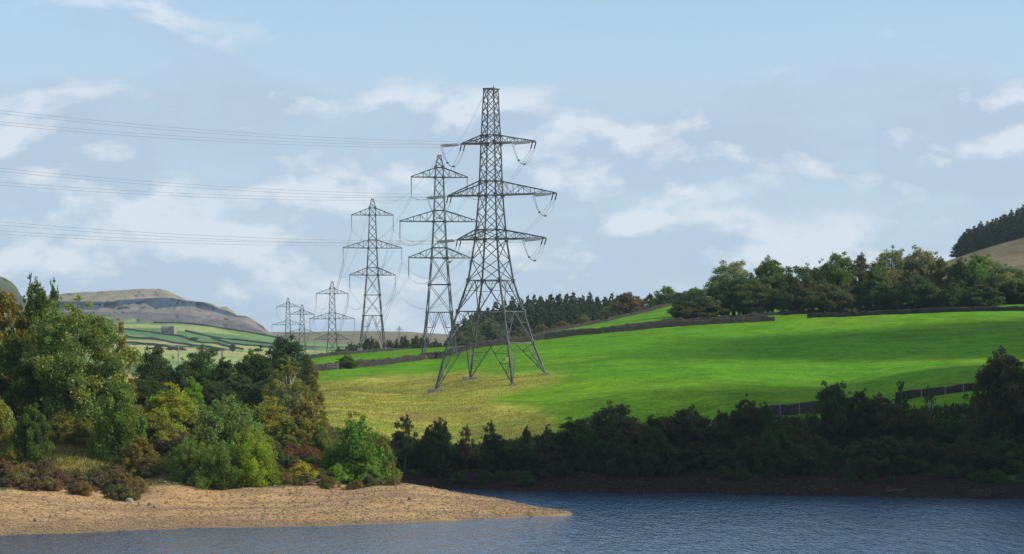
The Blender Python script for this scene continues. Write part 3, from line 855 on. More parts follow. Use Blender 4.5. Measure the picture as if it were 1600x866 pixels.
def trunk_mesh(name, c, Ht, Wd, r0, mat, seed, limbs=14, top=.78, lean=.03):
    rng = random.Random(seed); b = MB()
    pts = []; 
    for i in range(8):
        t = i / 7; pts.append(Vector((math.sin(t * 3 + seed) * lean * Ht * t, math.cos(t * 2.3 + seed) * lean * Ht * t, -.4 + t * (Ht * top + .4))))
    b.tube(pts, [r0 * (1.25 if i == 0 else 1 - .11 * i) for i in range(8)], 7)
    cand = sorted(range(len(c)), key=lambda i: rng.random())[:limbs]
    for i in cand:
        e = Vector(c[i]); zs_ = max(.12 * Ht, min(e.z * .62, Ht * top * .9)); t = zs_ / (Ht * top)
        j = min(int(t * 7), 6); s_ = pts[j].lerp(pts[j + 1], t * 7 - j)
        m = s_.lerp(e, .5) + Vector((rng.uniform(-.3, .3), rng.uniform(-.3, .3), -.06 * Ht * rng.random()))
        r1 = r0 * .42 * (1 - t * .5); b.tube([s_, m, e], [r1, r1 * .6, r1 * .22], 5)
        e2 = m + Vector((rng.uniform(-1, 1), rng.uniform(-1, 1), rng.uniform(.3, 1.2))) * Wd * .13; b.tube([m, e2], [r1 * .45, r1 * .15], 4)
    return b.mesh(name, mat, True)

PR_ROUND = ([0, .12, .35, .6, .82, .94, 1], [.45, .8, 1, .97, .72, .45, .15])
PR_OVAL = ([0, .15, .4, .7, .9, 1], [.35, .75, 1, .8, .45, .12])
PR_BUSH = ([0, .1, .3, .6, .85, 1], [.9, 1, .98, .8, .5, .15])
PR_CONE = ([0, .12, .5, .8, .93, 1], [.9, 1, .78, .50, .28, .06])
PR_TALL = ([0, .2, .5, .8, 1], [.5, .9, .85, .5, .1])
PROTO = {}
def proto(key, name, seed, Ht, Wd, base, prof, nclump, nleaf, leaf, mat=None, r0=.22, limbs=12, top=.75, **kw):
    cm, c = crown_mesh('crown', seed, Ht, Wd, base, prof, nclump, nleaf, leaf, **kw)
    tm = trunk_mesh('trunk', c, Ht, Wd, r0, mat or M_BARK, seed, limbs, top)
    PROTO[key] = (name, cm, tm, Ht, Wd)

for s_ in range(3):
    proto(f'oak{s_}', 'broadleaf_tree', 11 + s_, 10, 9, .14, PR_ROUND, 135, 125, .31, r0=.3, shoots=16, csize=.12, lobes=3 + s_)
    proto(f'oval{s_}', 'broadleaf_tree', 21 + s_, 10, 7.5, .1, PR_OVAL, 115, 120, .29, r0=.22, shoots=14, lobes=2 + s_, csize=.118)
    proto(f'bush{s_}', 'bush', 31 + s_, 5, 6, .0, PR_BUSH, 120, 125, .21, r0=.1, limbs=20, shoots=22, lobes=3 + s_, csize=.11)
    proto(f'low{s_}', 'shrub', 41 + s_, 2, 3.2, .0, PR_BUSH, 50, 70, .17, r0=.05, limbs=8, shoots=10, csize=.14)
    proto(f'con{s_}', 'conifer', 61 + s_, 14, 6, .04, PR_CONE, 210, 26, .5, r0=.2, limbs=4, top=.97, shoots=0, csize=.10, flat=.45, droop=.7, lobes=5)
proto('willow', 'willow', 71, 6, 6.5, .0, PR_BUSH, 130, 130, .25, r0=.12, limbs=18, shoots=26, csize=.105, flat=1.3, elong=.35)
proto('birch0', 'birch_tree', 81, 11, 6, .18, PR_TALL, 90, 70, .22, mat=M_BIRCH, r0=.16, limbs=22, top=.85, shoots=20, csize=.10, flat=1.1, droop=.4)
proto('birch1', 'birch_tree', 82, 11, 6, .12, PR_TALL, 110, 80, .22, mat=M_BIRCH, r0=.14, limbs=20, top=.88, shoots=24, csize=.09, flat=1.1, droop=.3)
proto('beam', 'whitebeam_tree', 91, 12, 12, .05, PR_ROUND, 230, 170, .27, r0=.35, limbs=26, shoots=34, lobes=4, csize=.085, light=.11)
proto('wisp', 'birch_tree', 97, 11, 6, .12, PR_TALL, 110, 60, .22, mat=M_BARK, r0=.13, limbs=26, top=.93, shoots=30, csize=.085, flat=1.3)
proto('sapling', 'sapling', 95, 6, 3.4, .28, PR_OVAL, 46, 60, .2, mat=M_BARK, r0=.08, limbs=16, top=.85, shoots=10, csize=.13)

RT = random.Random(4)
LEAFGAIN = 1.0
def plant(key, px, top, w, Y, col, label, cat='tree', group=None, base=None, rot=None, ddown=0.0):
    name, cm, tm, Ht, Wd = PROTO[key]
    x = (px - 800) / F * Y
    gz = Hs(x, Y) if base is None else EYE + (HY - base) / F * Y
    gz -= .1 + ddown
    zt = EYE + (HY - top) / F * Y
    h = max(zt - gz, .6); sw = w / F * Y / Wd; sh = h / Ht
    if not label:
        label = 'unlabelled'
    root = link(name, None, None, (x, Y, gz)); root.rotation_euler = (0, 0, RT.uniform(0, 6.28) if rot is None else rot)
    root.scale = (sw, sw, sh)
    tag(root, label, cat, group)
    cr = link('crown', cm, root); cr.color = (*[c_ * g_ for c_, g_ in zip(col, LEAFGAIN if hasattr(LEAFGAIN, '__len__') else (LEAFGAIN,) * 3)], 1)
    tr = link('trunk', tm, root)
    return root

# colours (leaf albedo)
DG = (.050, .078, .018); MG = (.078, .122, .02); BG = (.10, .18, .03); OL = (.15, .15, .035); YG = (.17, .19, .03); GG = (.11, .15, .06)
OR = (.135, .10, .02); RB = (.11, .08, .04); BR = (.10, .07, .04); PG = (.17, .20, .11); CG = (.035, .07, .035); YL = (.26, .22, .04)
gL = 'trees and bushes on the left bank'
LEFT = [
 ('oval1', 8, 446, 110, 312, (.115, .095, .02), 'orange leaved autumn tree at the left edge of the bank', 'tree'),
 ('wisp', 52, 426, 74, 318, DG, 'tall slim dark tree whose tip stands highest on the left bank', 'tree'),
 ('wisp', 84, 432, 54, 316, DG, 'narrow dark tree tip just right of the highest one on the left bank', 'tree'),
 ('oval0', 60, 448, 84, 314, DG, 'dark green rounded crown filling behind the tall slim tip', 'tree'),
 ('beam', 114, 464, 200, 300, (.085, .118, .035), 'large wide tree with silvery leaf undersides dominating the left bank', 'tree'),
 ('oval1', 20, 520, 110, 300, DG, 'dark green tree in front of the orange one at the left edge', 'tree'),
 ('birch1', 188, 500, 60, 308, (.16, .13, .035), 'russet feathery tree at the right shoulder of the silvery one', 'tree'),
 ('oval2', 165, 560, 90, 302, DG, 'dark tree below the silvery one, right side', 'tree'),
 ('bush0', 186, 592, 92, 288, MG, 'round deep green bush right of the grassy clearing', 'bush'),
 ('bush1', 50, 632, 70, 281, DG, 'dark compact bush left of the grassy clearing', 'bush'),
 ('bush2', 0, 622, 80, 284, OL, 'olive bush cut by the left edge above the heather', 'bush'),
 ('bush1', -60, 610, 110, 286, OL, 'olive bush just outside the left edge', 'bush'),
 ('oak1', -90, 470, 200, 305, MG, 'broad green tree beyond the left edge', 'tree'),
 ('bush2', 95, 640, 70, 294, (.14, .13, .04), 'olive brown bush behind the grassy clearing', 'bush'),
 ('bush0', 130, 655, 70, 292, (.11, .11, .03), 'low brownish bush at the top of the grassy clearing', 'bush'),
 ('bush0', 268, 602, 112, 300, YG, 'yellow olive bush between the deep green bush and the willow', 'bush'),
 ('oval0', 300, 590, 50, 308, BG, 'bright green young tree peeping over the yellow olive bush', 'tree'),
 ('bush2', 245, 640, 80, 294, OL, 'dull olive bush below the yellow olive one', 'bush'),
 ('bush1', 218, 682, 66, 282, (.12, .105, .03), 'brown tinged bush on the shore edge, right of the heather', 'bush'),
 ('willow', 352, 620, 140, 288, GG, 'tall grey green willow bush in the middle of the left bank', 'bush'),
 ('willow', 296, 682, 86, 281, (.10, .14, .04), 'low willow bush on the shore edge, left foot of the tall willow', 'bush'),
 ('willow', 395, 668, 96, 281, (.15, .19, .02), 'yellow green feathery bush on the shore edge, right of the tall willow', 'bush'),
 ('willow', 345, 690, 90, 279.5, (.09, .13, .03), 'green bush on the shore edge at the middle foot of the tall willow', 'bush'),
 ('birch0', 450, 556, 92, 312, (.12, .13, .035), 'birch with visible white trunk leaning above the bracken mound', 'tree'),
 ('birch1', 492, 590, 46, 316, (.13, .12, .035), 'small bronze green birch right of the white trunked one', 'tree'),
 ('bush0', 420, 622, 90, 304, OL, 'olive brown bush left of the white trunked birch foot', 'bush'),
 ('bush2', 478, 624, 80, 306, (.15, .13, .04), 'bronze bush crowning the bracken mound', 'bush'),
 ('bush1', 448, 655, 66, 298, (.11, .12, .03), 'dull green bush on the bracken mound', 'bush'),
 ('bush1', 500, 665, 50, 299, (.10, .13, .03), 'green bush at the right end of the bracken mound', 'bush'),
 ('bush0', 556, 650, 108, 291, (.07, .135, .02), 'big glossy green bush at the right end of the left bank', 'bush'),
 ('bush2', 600, 688, 46, 292, (.10, .12, .03), 'brown edged bush on the right flank of the big glossy one', 'bush'),
 ('low0', 472, 722, 46, 285, YL, 'small yellow shrub beside the fallen red plank', 'shrub'),
 ('low1', 528, 725, 50, 288, BG, 'small bright green shrub left foot of the big glossy bush', 'shrub'),
 ('low2', 578, 728, 50, 288, (.09, .15, .03), 'low leafy shrub at the foot of the big glossy bush', 'shrub'),
 ('low0', 612, 722, 28, 291, (.12, .14, .04), 'tiny pale shrub at the very end of the left bank', 'shrub'),
]
LEAFGAIN = (1.78, 1.82, 1.15)
for k, px, top, w, Y, col, lab, cat in LEFT: plant(k, px, top, w, Y, col, lab, cat, gL)
LEAFGAIN = 1.0
# bracken, heather, brambles
BRK = [(.20, .145, .065), (.17, .125, .075), (.19, .19, .055), (.24, .17, .055), (.12, .17, .04), (.26, .22, .07), (.15, .12, .06)]
def low(px, Y, s, col, label, group, key=None):
    name, cm, tm, Ht, Wd = PROTO[key or f'low{RT.randint(0, 2)}']
    x = (px - 800) / F * Y; gz = Hs(x, Y) - .1
    root = link(name, None, None, (x, Y, gz)); root.rotation_euler = (0, 0, RT.uniform(0, 6.28)); root.scale = (s, s, s * RT.uniform(.75, 1.15))
    tag(root, label, 'shrub', group); cr = link('crown', cm, root); cr.color = (*col, 1); link('trunk', tm, root)
    return root

for i in range(70):
    px = RT.uniform(-60, 215); Y = 270 + 10 * RT.random() ** 1.2
    low(px, Y, RT.uniform(.6, 1.05), RT.choice(BRK), 'low brown heather or bracken clump along the foot of the left bank', 'heather and bracken clumps along the shore edge')
for i in range(46):
    px = RT.uniform(425, 515); Y = 285 + 18 * RT.random()
    low(px, Y, RT.uniform(.5, .9), RT.choice([(.20, .10, .04), (.09, .14, .03), (.15, .14, .04), (.10, .13, .03), (.22, .13, .05)]), 'rusty or green fern clump on the bracken mound', 'fern clumps on the bracken mound')
for i in range(60):
    px = RT.uniform(-40, 430); Y = RT.uniform(284, 306)
    if 84 < px < 200 and Y < 292: continue
    low(px, Y, RT.uniform(.6, 1.2), RT.choice(BRK + [OL, (.09, .13, .03)]), 'bramble or bracken clump filling the gaps between bushes on the left bank', 'brambles between the bushes of the left bank')
for i in range(44):
    px = RT.uniform(205, 620); low(px, (EYE - 2.0) * F / (760 - HY) + RT.uniform(.5, 5), RT.uniform(.3, .7), RT.choice([OL, (.22, .16, .05), (.12, .13, .05)]), 'small weed clump where the left bank meets the sand', 'weed clumps at the top of the sand')

# mid distance trees left of the crest
LEAFGAIN = (1.3, 1.3, 1.1)
gM = 'dark trees between the left bank and the valley'
for k, px, top, w, Y, col, lab in [
 ('oak0', 243, 542, 74, 400, DG, 'dark round tree just right of the silvery tree, in front of the valley'),
 ('oak1', 318, 540, 84, 400, (.06, .11, .03), 'round mid green tree in front of the valley pastures'),
 ('oval0', 352, 560, 60, 392, DG, 'dark narrow tree right of the round mid green one'),
 ('oak2', 282, 566, 60, 395, DG, 'dark low tree between the two round trees in front of the valley'),
 ('oak2', 402, 548, 84, 410, DG, 'dark tree adjoining the left side of the tallest valley oak'),
 ('oak0', 442, 524, 96, 415, (.035, .065, .025), 'very dark oak with a domed top below the faint pylons'),
 ('oval2', 372, 582, 90, 380, DG, 'dark tree under the pair of valley trees, behind the olive bushes'),
 ('oak1', 225, 590, 90, 380, DG, 'dark tree low behind the deep green bush'),
 ('oval1', 478, 552, 46, 420, (.12, .11, .03), 'bronze leaved tree at the right edge of the dark oak'),
 ('oak2', 330, 592, 80, 372, (.05, .08, .03), 'dark tree low behind the bright green young tree'),
 ('oak0', 425, 590, 80, 375, (.05, .08, .03), 'dark tree low behind the white trunked birch'),
]: plant(k, px, top, w, Y, col, lab, 'tree', gM)
plant('bush0', 542, 555, 46, 548, (.07, .12, .03), 'rounded lone bush on the field by the wall under the third pylon', 'bush')

# trees at the lower centre
LEAFGAIN = 1.0
gC = 'small trees at the foot of the golden slope'
for k, px, top, w, Y, col, lab, cat in [
 ('sapling', 632, 646, 46, 318, (.06, .09, .035), 'slender pale stemmed tree just right of the sand spit bushes', 'tree'),
 ('oval1', 668, 664, 30, 322, DG, 'slim dark tree left of the pyramid shaped one', 'tree'),
 ('oval0', 686, 655, 56, 319, (.05, .085, .03), 'dark pyramid shaped tree below the golden slope', 'tree'),
 ('sapling', 728, 662, 28, 320, (.15, .09, .05), 'thin russet sapling with bare pale stem', 'sapling'),
 ('sapling', 766, 655, 30, 322, DG, 'thin dark sapling with a tufted top', 'sapling'),
 ('bush1', 776, 678, 62, 322, DG, 'dark bush under the tufted sapling', 'bush'),
 ('bush2', 822, 666, 24, 330, DG, 'small round bush standing alone at the bottom edge of the golden slope', 'bush'),
 ('bush0', 856, 665, 34, 328, DG, 'small dark bush right of the lone round one', 'bush'),
 ('bush1', 652, 690, 60, 324, (.05, .07, .03), 'dark bush behind the slender pale stemmed tree', 'bush'),
 ('bush2', 720, 692, 60, 324, (.05, .07, .03), 'dark bush at the foot of the russet sapling', 'bush'),
 ('bush0', 812, 690, 70, 322, DG, 'dark bush on the shaded bank below the lone round one', 'bush'),
 ('bush1', 872, 676, 70, 322, DG, 'dark bush at the left end of the shaded lakeside trees', 'bush'),
]: plant(k, px, top, w, Y, col, lab, cat, gC)
for i in range(34):
    px = RT.uniform(622, 840); low(px, RT.uniform(321, 329), RT.uniform(.5, 1.0), RT.choice([DG, (.06, .07, .03), (.09, .06, .03)]), 'low dark scrub clump on the bank below the golden slope', 'scrub clumps below the golden slope')

# right bank
gR = 'shaded trees along the far shore'
RIGHT = [
 ('oak0', 905, 652, 92, 321, 'second dark tree of the shaded row from its left end'),
 ('oak1', 962, 629, 104, 323, 'broad domed dark tree, highest in the left part of the shaded row'),
 ('oval0', 1022, 650, 64, 322, 'dark tree filling the gap right of the broad domed one'),
 ('oak2', 1068, 635, 96, 322, 'softly rounded dark tree near the middle of the shaded row'),
 ('oval1', 1128, 640, 60, 321, 'dark tree left of the pointed one in the shaded row'),
 ('oval2', 1168, 618, 66, 322, 'pointed dark tree with twin peaks in the shaded row'),
 ('oval0', 1196, 630, 48, 320, 'dark shoulder of foliage right of the twin peaked tree'),
 ('bush1', 1232, 664, 70, 320, 'low dark bush below the short stone wall'),
 ('oak0', 1302, 596, 84, 323, 'tall shaded tree right of the short stone wall'),
 ('oval1', 1345, 606, 60, 322, 'shaded tree adjoining the tall one by the short stone wall'),
 ('birch1', 1408, 594, 40, 324, 'slim shaded tree with a tufted top poking above its row'),
 ('oak2', 1376, 616, 84, 321, 'wide dark tree under the slim tufted one'),
 ('birch0', 1452, 601, 44, 322, 'slender shaded tree left of the gap with the wire posts'),
 ('oval2', 1432, 636, 66, 320, 'dark tree under the slender one'),
 ('oak1', 1482, 652, 76, 319, 'rounded low tree just left of the tallest dark tree'),
 ('oak2', 1572, 546, 124, 314, 'tallest dark tree, cut by the right edge of the shore row'),
 ('oak0', 1650, 560, 140, 316, 'dark tree beyond the right edge of the shore row'),
 ('oak1', 1725, 590, 120, 318, 'broad tree well beyond the right edge, first past the cut off one'),
 ('oak2', 1815, 575, 130, 318, 'broad tree well beyond the right edge, second past the cut off one'),
 ('oak0', 1930, 585, 130, 318, 'broad tree well beyond the right edge, third past the cut off one'),
 ('oval1', 1523, 664, 66, 312, 'dark tree at the left foot of the tallest one'),
]
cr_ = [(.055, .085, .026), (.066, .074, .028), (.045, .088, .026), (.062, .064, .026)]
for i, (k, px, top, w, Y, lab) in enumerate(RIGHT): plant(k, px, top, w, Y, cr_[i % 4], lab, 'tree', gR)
px = 855
while px < 2020:
    w = RT.uniform(46, 84); Y = 316 - max(0, px - 900) / 700 * 12 + RT.uniform(0, 5)
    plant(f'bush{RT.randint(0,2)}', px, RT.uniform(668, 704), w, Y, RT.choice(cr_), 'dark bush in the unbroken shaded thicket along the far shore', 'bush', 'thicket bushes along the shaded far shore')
    px += w * .42
for i in range(60):
    px = RT.uniform(640, 1950); Y = (311 if px < 900 else 311 - (px - 900) / 700 * 13) + RT.uniform(1, 7)
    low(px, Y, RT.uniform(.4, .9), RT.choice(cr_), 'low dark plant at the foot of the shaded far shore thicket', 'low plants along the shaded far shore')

# ridge wood
LEAFGAIN = 1.35
gW = 'trees of the ridge wood above the field'
RID = [
 ('oak1', 1088, 452, 62, 632, (.06, .09, .03), 'lowest tree at the left end of the ridge wood'),
 ('oval1', 1066, 474, 34, 628, DG, 'small dark tree at the extreme left end of the ridge wood'),
 ('oak0', 1146, 407, 80, 648, (.19, .22, .14), 'pale silvery tree standing up at the left of the ridge wood'),
 ('oval0', 1120, 440, 58, 640, (.10, .14, .03), 'yellowish green tree below the pale silvery one'),
 ('oak2', 1172, 436, 64, 636, (.08, .10, .03), 'brownish tree below the right side of the pale silvery one'),
 ('oak2', 1207, 401, 60, 645, MG, 'clearly green tree right of the pale silvery one'),
 ('oak1', 1256, 413, 66, 642, DG, 'dark tree right of the clearly green one on the ridge'),
 ('oval2', 1288, 406, 48, 648, (.10, .13, .04), 'olive topped tree near the middle of the ridge wood'),
 ('oak0', 1308, 394, 64, 645, MG, 'broad green tree in the middle of the ridge wood'),
 ('oval1', 1345, 394, 46, 646, (.10, .10, .04), 'narrow brownish tree with a pointed tip on the ridge'),
 ('oak1', 1392, 386, 66, 648, (.15, .17, .08), 'tall pale green tree, left one of the two pale ridge tops'),
 ('oak2', 1440, 386, 66, 648, (.16, .17, .09), 'tall pale green tree, right one of the two pale ridge tops'),
 ('oval1', 1470, 400, 44, 645, (.10, .11, .035), 'brownish tree sloping down beside the pale tops'),
 ('oval0', 1500, 404, 46, 642, DG, 'dark tree in front of the bare moor slope'),
 ('oak0', 1535, 396, 66, 644, (.10, .17, .03), 'bright green topped tree in front of the bare moor slope'),
 ('oak1', 1578, 414, 76, 640, (.10, .14, .05), 'grey green tree at the right end of the ridge wood'),
 ('oak2', 1625, 425, 76, 640, (.14, .17, .04), 'yellow green tree at the right edge of the ridge'),
 ('oval2', 1232, 424, 50, 638, DG, 'dark narrow tree filling the dip right of the clearly green one'),
 ('oval0', 1370, 416, 54, 638, MG, 'green tree filling the dip left of the pale tops'),
]
for k, px, top, w, Y, col, lab in RID: plant(k, px, top, w * 1.18, Y, col, lab, 'tree', gW)
px = 1075
while px < 1960:
    w = RT.uniform(40, 66)
    plant(RT.choice(['oak0', 'oak1', 'oval0', 'oval2', 'bush0', 'bush1']), px, RT.uniform(426, 452) if px > 1125 else RT.uniform(466, 478), w * 1.25, 634 + RT.uniform(-2, 6) if px > 1120 else 630, RT.choice([DG, (.06, .09, .025), (.05, .08, .03), (.08, .09, .03)]), 'dark understorey tree on the front edge of the ridge wood', 'tree', 'understorey trees on the front of the ridge wood')
    px += w * .5

# hedge and bushes behind the triangular field
for k, px, top, w, Y, col, lab, cat in [
 ('oak0', 1040, 447, 44, 760, MG, 'green tree at the head of the triangular field', 'tree'),
 ('oak2', 1084, 449, 40, 750, (.12, .14, .03), 'yellowish tree left of the ridge wood end', 'tree'),
 ('oval1', 1016, 458, 36, 770, DG, 'dark tree left of the green one at the head of the triangular field', 'tree'),
 ('bush1', 980, 457, 66, 730, (.12, .085, .05), 'wide reddish brown tree beside the triangular field', 'tree'),
 ('oak1', 950, 478, 40, 738, (.09, .11, .04), 'olive tree left of the wide reddish brown one', 'tree'),
 ('bush0', 912, 492, 36, 720, (.12, .14, .04), 'olive bush behind the diagonal wall', 'bush'),
 ('bush2', 880, 502, 44, 715, (.14, .12, .05), 'tan bush behind the lower part of the diagonal wall', 'bush'),
 ('bush1', 846, 508, 50, 710, (.15, .11, .06), 'pinkish brown scrub left of the tan bush', 'bush'),
 ('bush0', 812, 512, 50, 705, (.12, .11, .05), 'brown scrub seen through the right legs of the nearest pylon', 'bush'),
 ('oak0', 735, 505, 46, 760, (.10, .13, .06), 'grey green tree seen through the legs of the nearest pylon', 'tree'),
 ('oak2', 768, 498, 56, 770, (.10, .14, .07), 'pale green tree in the middle of the nearest pylon frame', 'tree'),
 ('bush2', 720, 520, 40, 750, (.12, .12, .05), 'low scrub left of the grey green tree behind the pylon', 'bush'),
]: plant(k, px, top, w, Y, col, lab, cat)
for i in range(26):
    px = RT.uniform(700, 1030); Y = float(np.interp(px, [700, 742, 870, 1030], [600, 606, 652, 708])) + RT.uniform(2, 8)
    low(px, Y + 2, RT.uniform(.5, 1.0), RT.choice([(.10, .10, .045), (.10, .11, .04), (.14, .10, .06)]), 'low scrub clump along the far side of the diagonal wall', 'scrub along the diagonal wall')

# conifer woods
LEAFGAIN = 1.1
top_ = ([680, 705, 720, 740, 760, 800, 850, 900, 960, 1010], [520, 508, 498, 486, 476, 465, 457, 457, 461, 462])
for r_ in range(7):
    px = 712 + r_ * 4
    while px < 1000:
        Y = 950 - r_ * 26 + RT.uniform(-8, 8); w = RT.uniform(26, 40)
        plant(f'con{RT.randint(0,2)}', px, float(np.interp(px, *top_)) + r_ * 6 - 4 + RT.uniform(-3, 5), w, Y, RT.choice([(.042, .078, .055), (.05, .085, .055), (.06, .09, .06)]), 'dark conifer in the dense wood behind the nearest pylon', 'conifer', 'conifers of the wood behind the nearest pylon')
        px += w * .38
px = 1493
for r_ in range(4):
    px = 1494 + r_ * 4
    while px < 1720:
        base_ = float(np.interp(px, [1490, 1600, 1720], [396, 362, 325])) - r_ * 3; w = RT.uniform(20, 32)
        plant(f'con{RT.randint(0,2)}', px, float(np.interp(px, [1490, 1510, 1550, 1600, 1720], [374, 352, 335, 316, 285])) + RT.uniform(-4, 5) + (3 - r_) * 4, w, 1290 + 14 * r_, RT.choice([(.035, .075, .03), (.04, .08, .03), (.03, .065, .03)]), 'spruce in the plantation on the bare hill at the right edge', 'conifer', 'spruces of the hilltop plantation')
        px += w * .4
for i in range(95):
    px = RT.uniform(515, 735); t_ = float(np.interp(px, [515, 540, 570, 600, 640, 690, 735], [548, 537, 530, 530, 521, 530, 524]))
    plant(f'con{i%3}' if RT.random() < .6 else f'oval{i%3}', px, t_ + RT.uniform(-3, 8), RT.uniform(13, 24), RT.uniform(820, 900), RT.choice([(.045, .08, .04), (.07, .09, .04), (.10, .11, .05)]), 'small tree in the loose wood behind the crest wall, between the pylons', 'tree', 'small trees behind the crest wall')
# valley trees
plant('oak0', 302, 527, 20, 2150, DG, 'round dark tree alone among the far valley pastures', 'tree')
for i in range(26):
    px = RT.choice([RT.uniform(200, 300), RT.uniform(290, 440)]); plant(f'oak{i%3}', px, RT.uniform(536, 550), RT.uniform(10, 20), RT.uniform(1750, 1900), (.05, .08, .04), 'hazy dark tree among the lower valley pastures', 'tree', 'hazy trees in the valley bottom', )

# barn
bx, bY = P(263, 0, 2280).x, 2280; bz = Hs(bx, bY)
br = link('stone_barn', None, None, (bx, bY, bz)); br.rotation_euler = (0, 0, R(-12)); tag(br, 'small stone barn alone on the far valley side below the quarry', 'barn')
b = MB(); b.box((-1, 0, 2), 9.5, 6, 6); b.box((5, 0, 3.2), 3, 6.2, 8.4); b.build('wall', M_BARN, br)
b = MB(); i0 = len(b.v)
b.v += [Vector(p) for p in ((-6, -3.3, 4.8), (3.6, -3.3, 4.8), (3.6, 0, 7.2), (-6, 0, 7.2), (3.6, 3.3, 4.8), (-6, 3.3, 4.8), (-6, -3.3, 5.1), (3.6, -3.3, 5.1), (3.6, 0, 7.5), (-6, 0, 7.5), (3.6, 3.3, 5.1), (-6, 3.3, 5.1))]
b.f += [(0, 1, 2, 3), (3, 2, 4, 5), (6, 9, 8, 7), (9, 11, 10, 8), (0, 6, 7, 1), (5, 4, 10, 11), (0, 3, 9, 6), (3, 5, 11, 9), (1, 7, 8, 2), (2, 8, 10, 4)]
b.build('roof', M_ROOF, br)
b = MB(); b.box((-3, -3.05, 1.2), 1.4, .12, 2.6); b.build('door', M_HOLE, br)
for xx in (0.4, -5): b = MB(); b.box((xx, -3.05, 2.2), .9, .12, 1.1); b.build('window', M_HOLE, br)
# poles
def pole(px, top, Y, label, r=.14):
    x = (px - 800) / F * Y; gz = Hs(x, Y); zt = EYE + (HY - top) / F * Y
    o = link('telegraph_pole', None, None, (x, Y, gz)); tag(o, label, 'pole')
    b = MB(); b.tube([(0, 0, -.5), (0, 0, zt - gz)], [r, r * .75], 8); b.build('post', M_WOOD, o)
    b = MB(); b.bar((-.7, 0, zt - gz - .35), (.7, 0, zt - gz - .35), .12); b.build('crossbar', M_WOOD, o)
pole(279, 540, 430, 'grey wooden pole rising between the two round valley trees'); pole(347, 543, 440, 'shorter grey pole right of the round mid green tree')
# fence pieces
def post(px, Y, label, h=1.4, group='wire posts beside the shaded walls'):
    x = (px - 800) / F * Y; gz = Hs(x, Y); b = MB(); b.tube([(0, 0, -.3), (0, 0, h), (0, 0, h + .06)], [.035, .035, .02], 5)
    o = b.build('fence_post', M_WOOD); o.location = (x, Y, gz); tag(o, label, 'post', group)
for px, Y, lab in ((1219, 341, 'pale post at the left end of the short shaded wall'), (1249, 342, 'pale post in the middle of the short shaded wall'), (1477, 346, 'pale post standing in the wall near the slender shaded tree'), (1505, 347, 'pale post nearest the tallest dark tree'), (1440, 346, 'pale post left of the gap by the slender shaded tree')):
    post(px, Y, lab, 1.9)
x = (520 - 800) / F * 535; gz = Hs(x, 535); hr = link('hurdle', None, None, (x, 535, gz)); tag(hr, 'short wooden rail hurdle closing the wall left of the lone rounded bush', 'fence')
for s_ in (-1.1, 1.1): b = MB(); b.bar((s_, -.5, -.3), (s_, -.5, 1.35), .16); b.build('post', M_WOOD, hr)
for z_ in (.7, 1.2): b = MB(); b.bar((-1.25, -.62, z_), (1.25, -.62, z_), .13); b.build('rail', M_WOOD, hr)
post(942, 600, 'small dark stump post in the triangular field corner by the long wall', 1.6, None)

# ------------------------------------------------------------------ shore details
def rock_mesh(seed, sub=2):
    import bmesh
    bm = bmesh.new(); bmesh.ops.create_icosphere(bm, subdivisions=sub, radius=1); rng = random.Random(seed)
    pl = [Vector((rng.uniform(-1, 1), rng.uniform(-1, 1), rng.uniform(-.6, 1))).normalized() for _ in range(9)]
    for v in bm.verts:
        for p in pl:
            d = v.co.dot(p)
            if d > .72: v.co -= p * (d - .72) * .8
        v.co *= 1 + rng.uniform(-.05, .05)
    me = bpy.data.meshes.new('boulder'); bm.to_mesh(me); bm.free(); me.materials.append(M_ROCK); return me
RK = [rock_mesh(i) for i in range(4)]
def shoreY(px, py):
    Y = 270.0
    for _ in range(30):
        z = float(H_raw(np.array([px]), np.array([Y]))[0]); Y = 0.5 * Y + 0.5 * (EYE - z) * F / (py - HY)
    return Y
for i, (px, py, w, hgt, lab) in enumerate([
    (202, 784, 15, .42, 'largest pale boulder on the sand, shadowed on its left'), (217, 790, 6, .3, 'small dark stone right of the largest boulder'),
    (234, 790, 10, .36, 'dark rock in the cluster right of the largest boulder'), (242, 793, 8, .3, 'dark rock at the right end of the cluster by the largest boulder'),
    (56, 815, 12, .3, 'dark flat stone low on the sand near the left edge'), (897, 803.5, 5, .42, 'dark stone on the very tip of the sand spit'),
    (640, 781, 8, .36, 'dark stone on the upper middle of the sand spit'), (545, 788, 6, .3, 'dark stone left of the middle of the sand spit'), (429, 819, 5, .22, 'small white stone near the waterline')]):
    Y = shoreY(px, py); x = (px - 800) / F * Y; o = link('boulder', RK[i % 4], None, (x, Y, Hs(x, Y) + hgt * .25)); s_ = w / F * Y / 2
    o.scale = (s_, s_ * .9, hgt * .8); o.rotation_euler = (0, 0, i * 1.3); tag(o, lab, 'rock')
# driftwood
x, Y = P(487, 0, 283).x, 283.0
b = MB(); b.bar((-1.0, 0, .1), (1.1, .3, .75), .16); o = b.build('plank', M_REDWOOD); o.location = (x, Y - 1.5, Hs(x, Y - 1.5)); tag(o, 'fallen reddish plank propped on stones below the bracken mound', 'plank')
for i, (px, py, s_, lab) in enumerate([(455, 757, .35, 'pale broken slab left of the fallen plank'), (489, 758, .45, 'white flat slab under the fallen plank'), (503, 756, .3, 'pale upright stone right of the fallen plank'), (512, 761, .35, 'dark flat slab right of the fallen plank')]):
    Y = shoreY(px, py) ; x = (px - 800) / F * Y; o = link('slab', RK[(i + 1) % 4], None, (x, Y, Hs(x, Y) + .1)); o.scale = (s_, s_ * .7, s_ * (.9 if i == 2 else .35)); tag(o, lab, 'rock')
b = MB(); b.tube([(-1.2, 0, .1), (-.4, .2, .22), (.5, 0, .2), (1.3, .3, .45)], [.05, .08, .07, .03], 6); x = P(1400, 0, 297).x
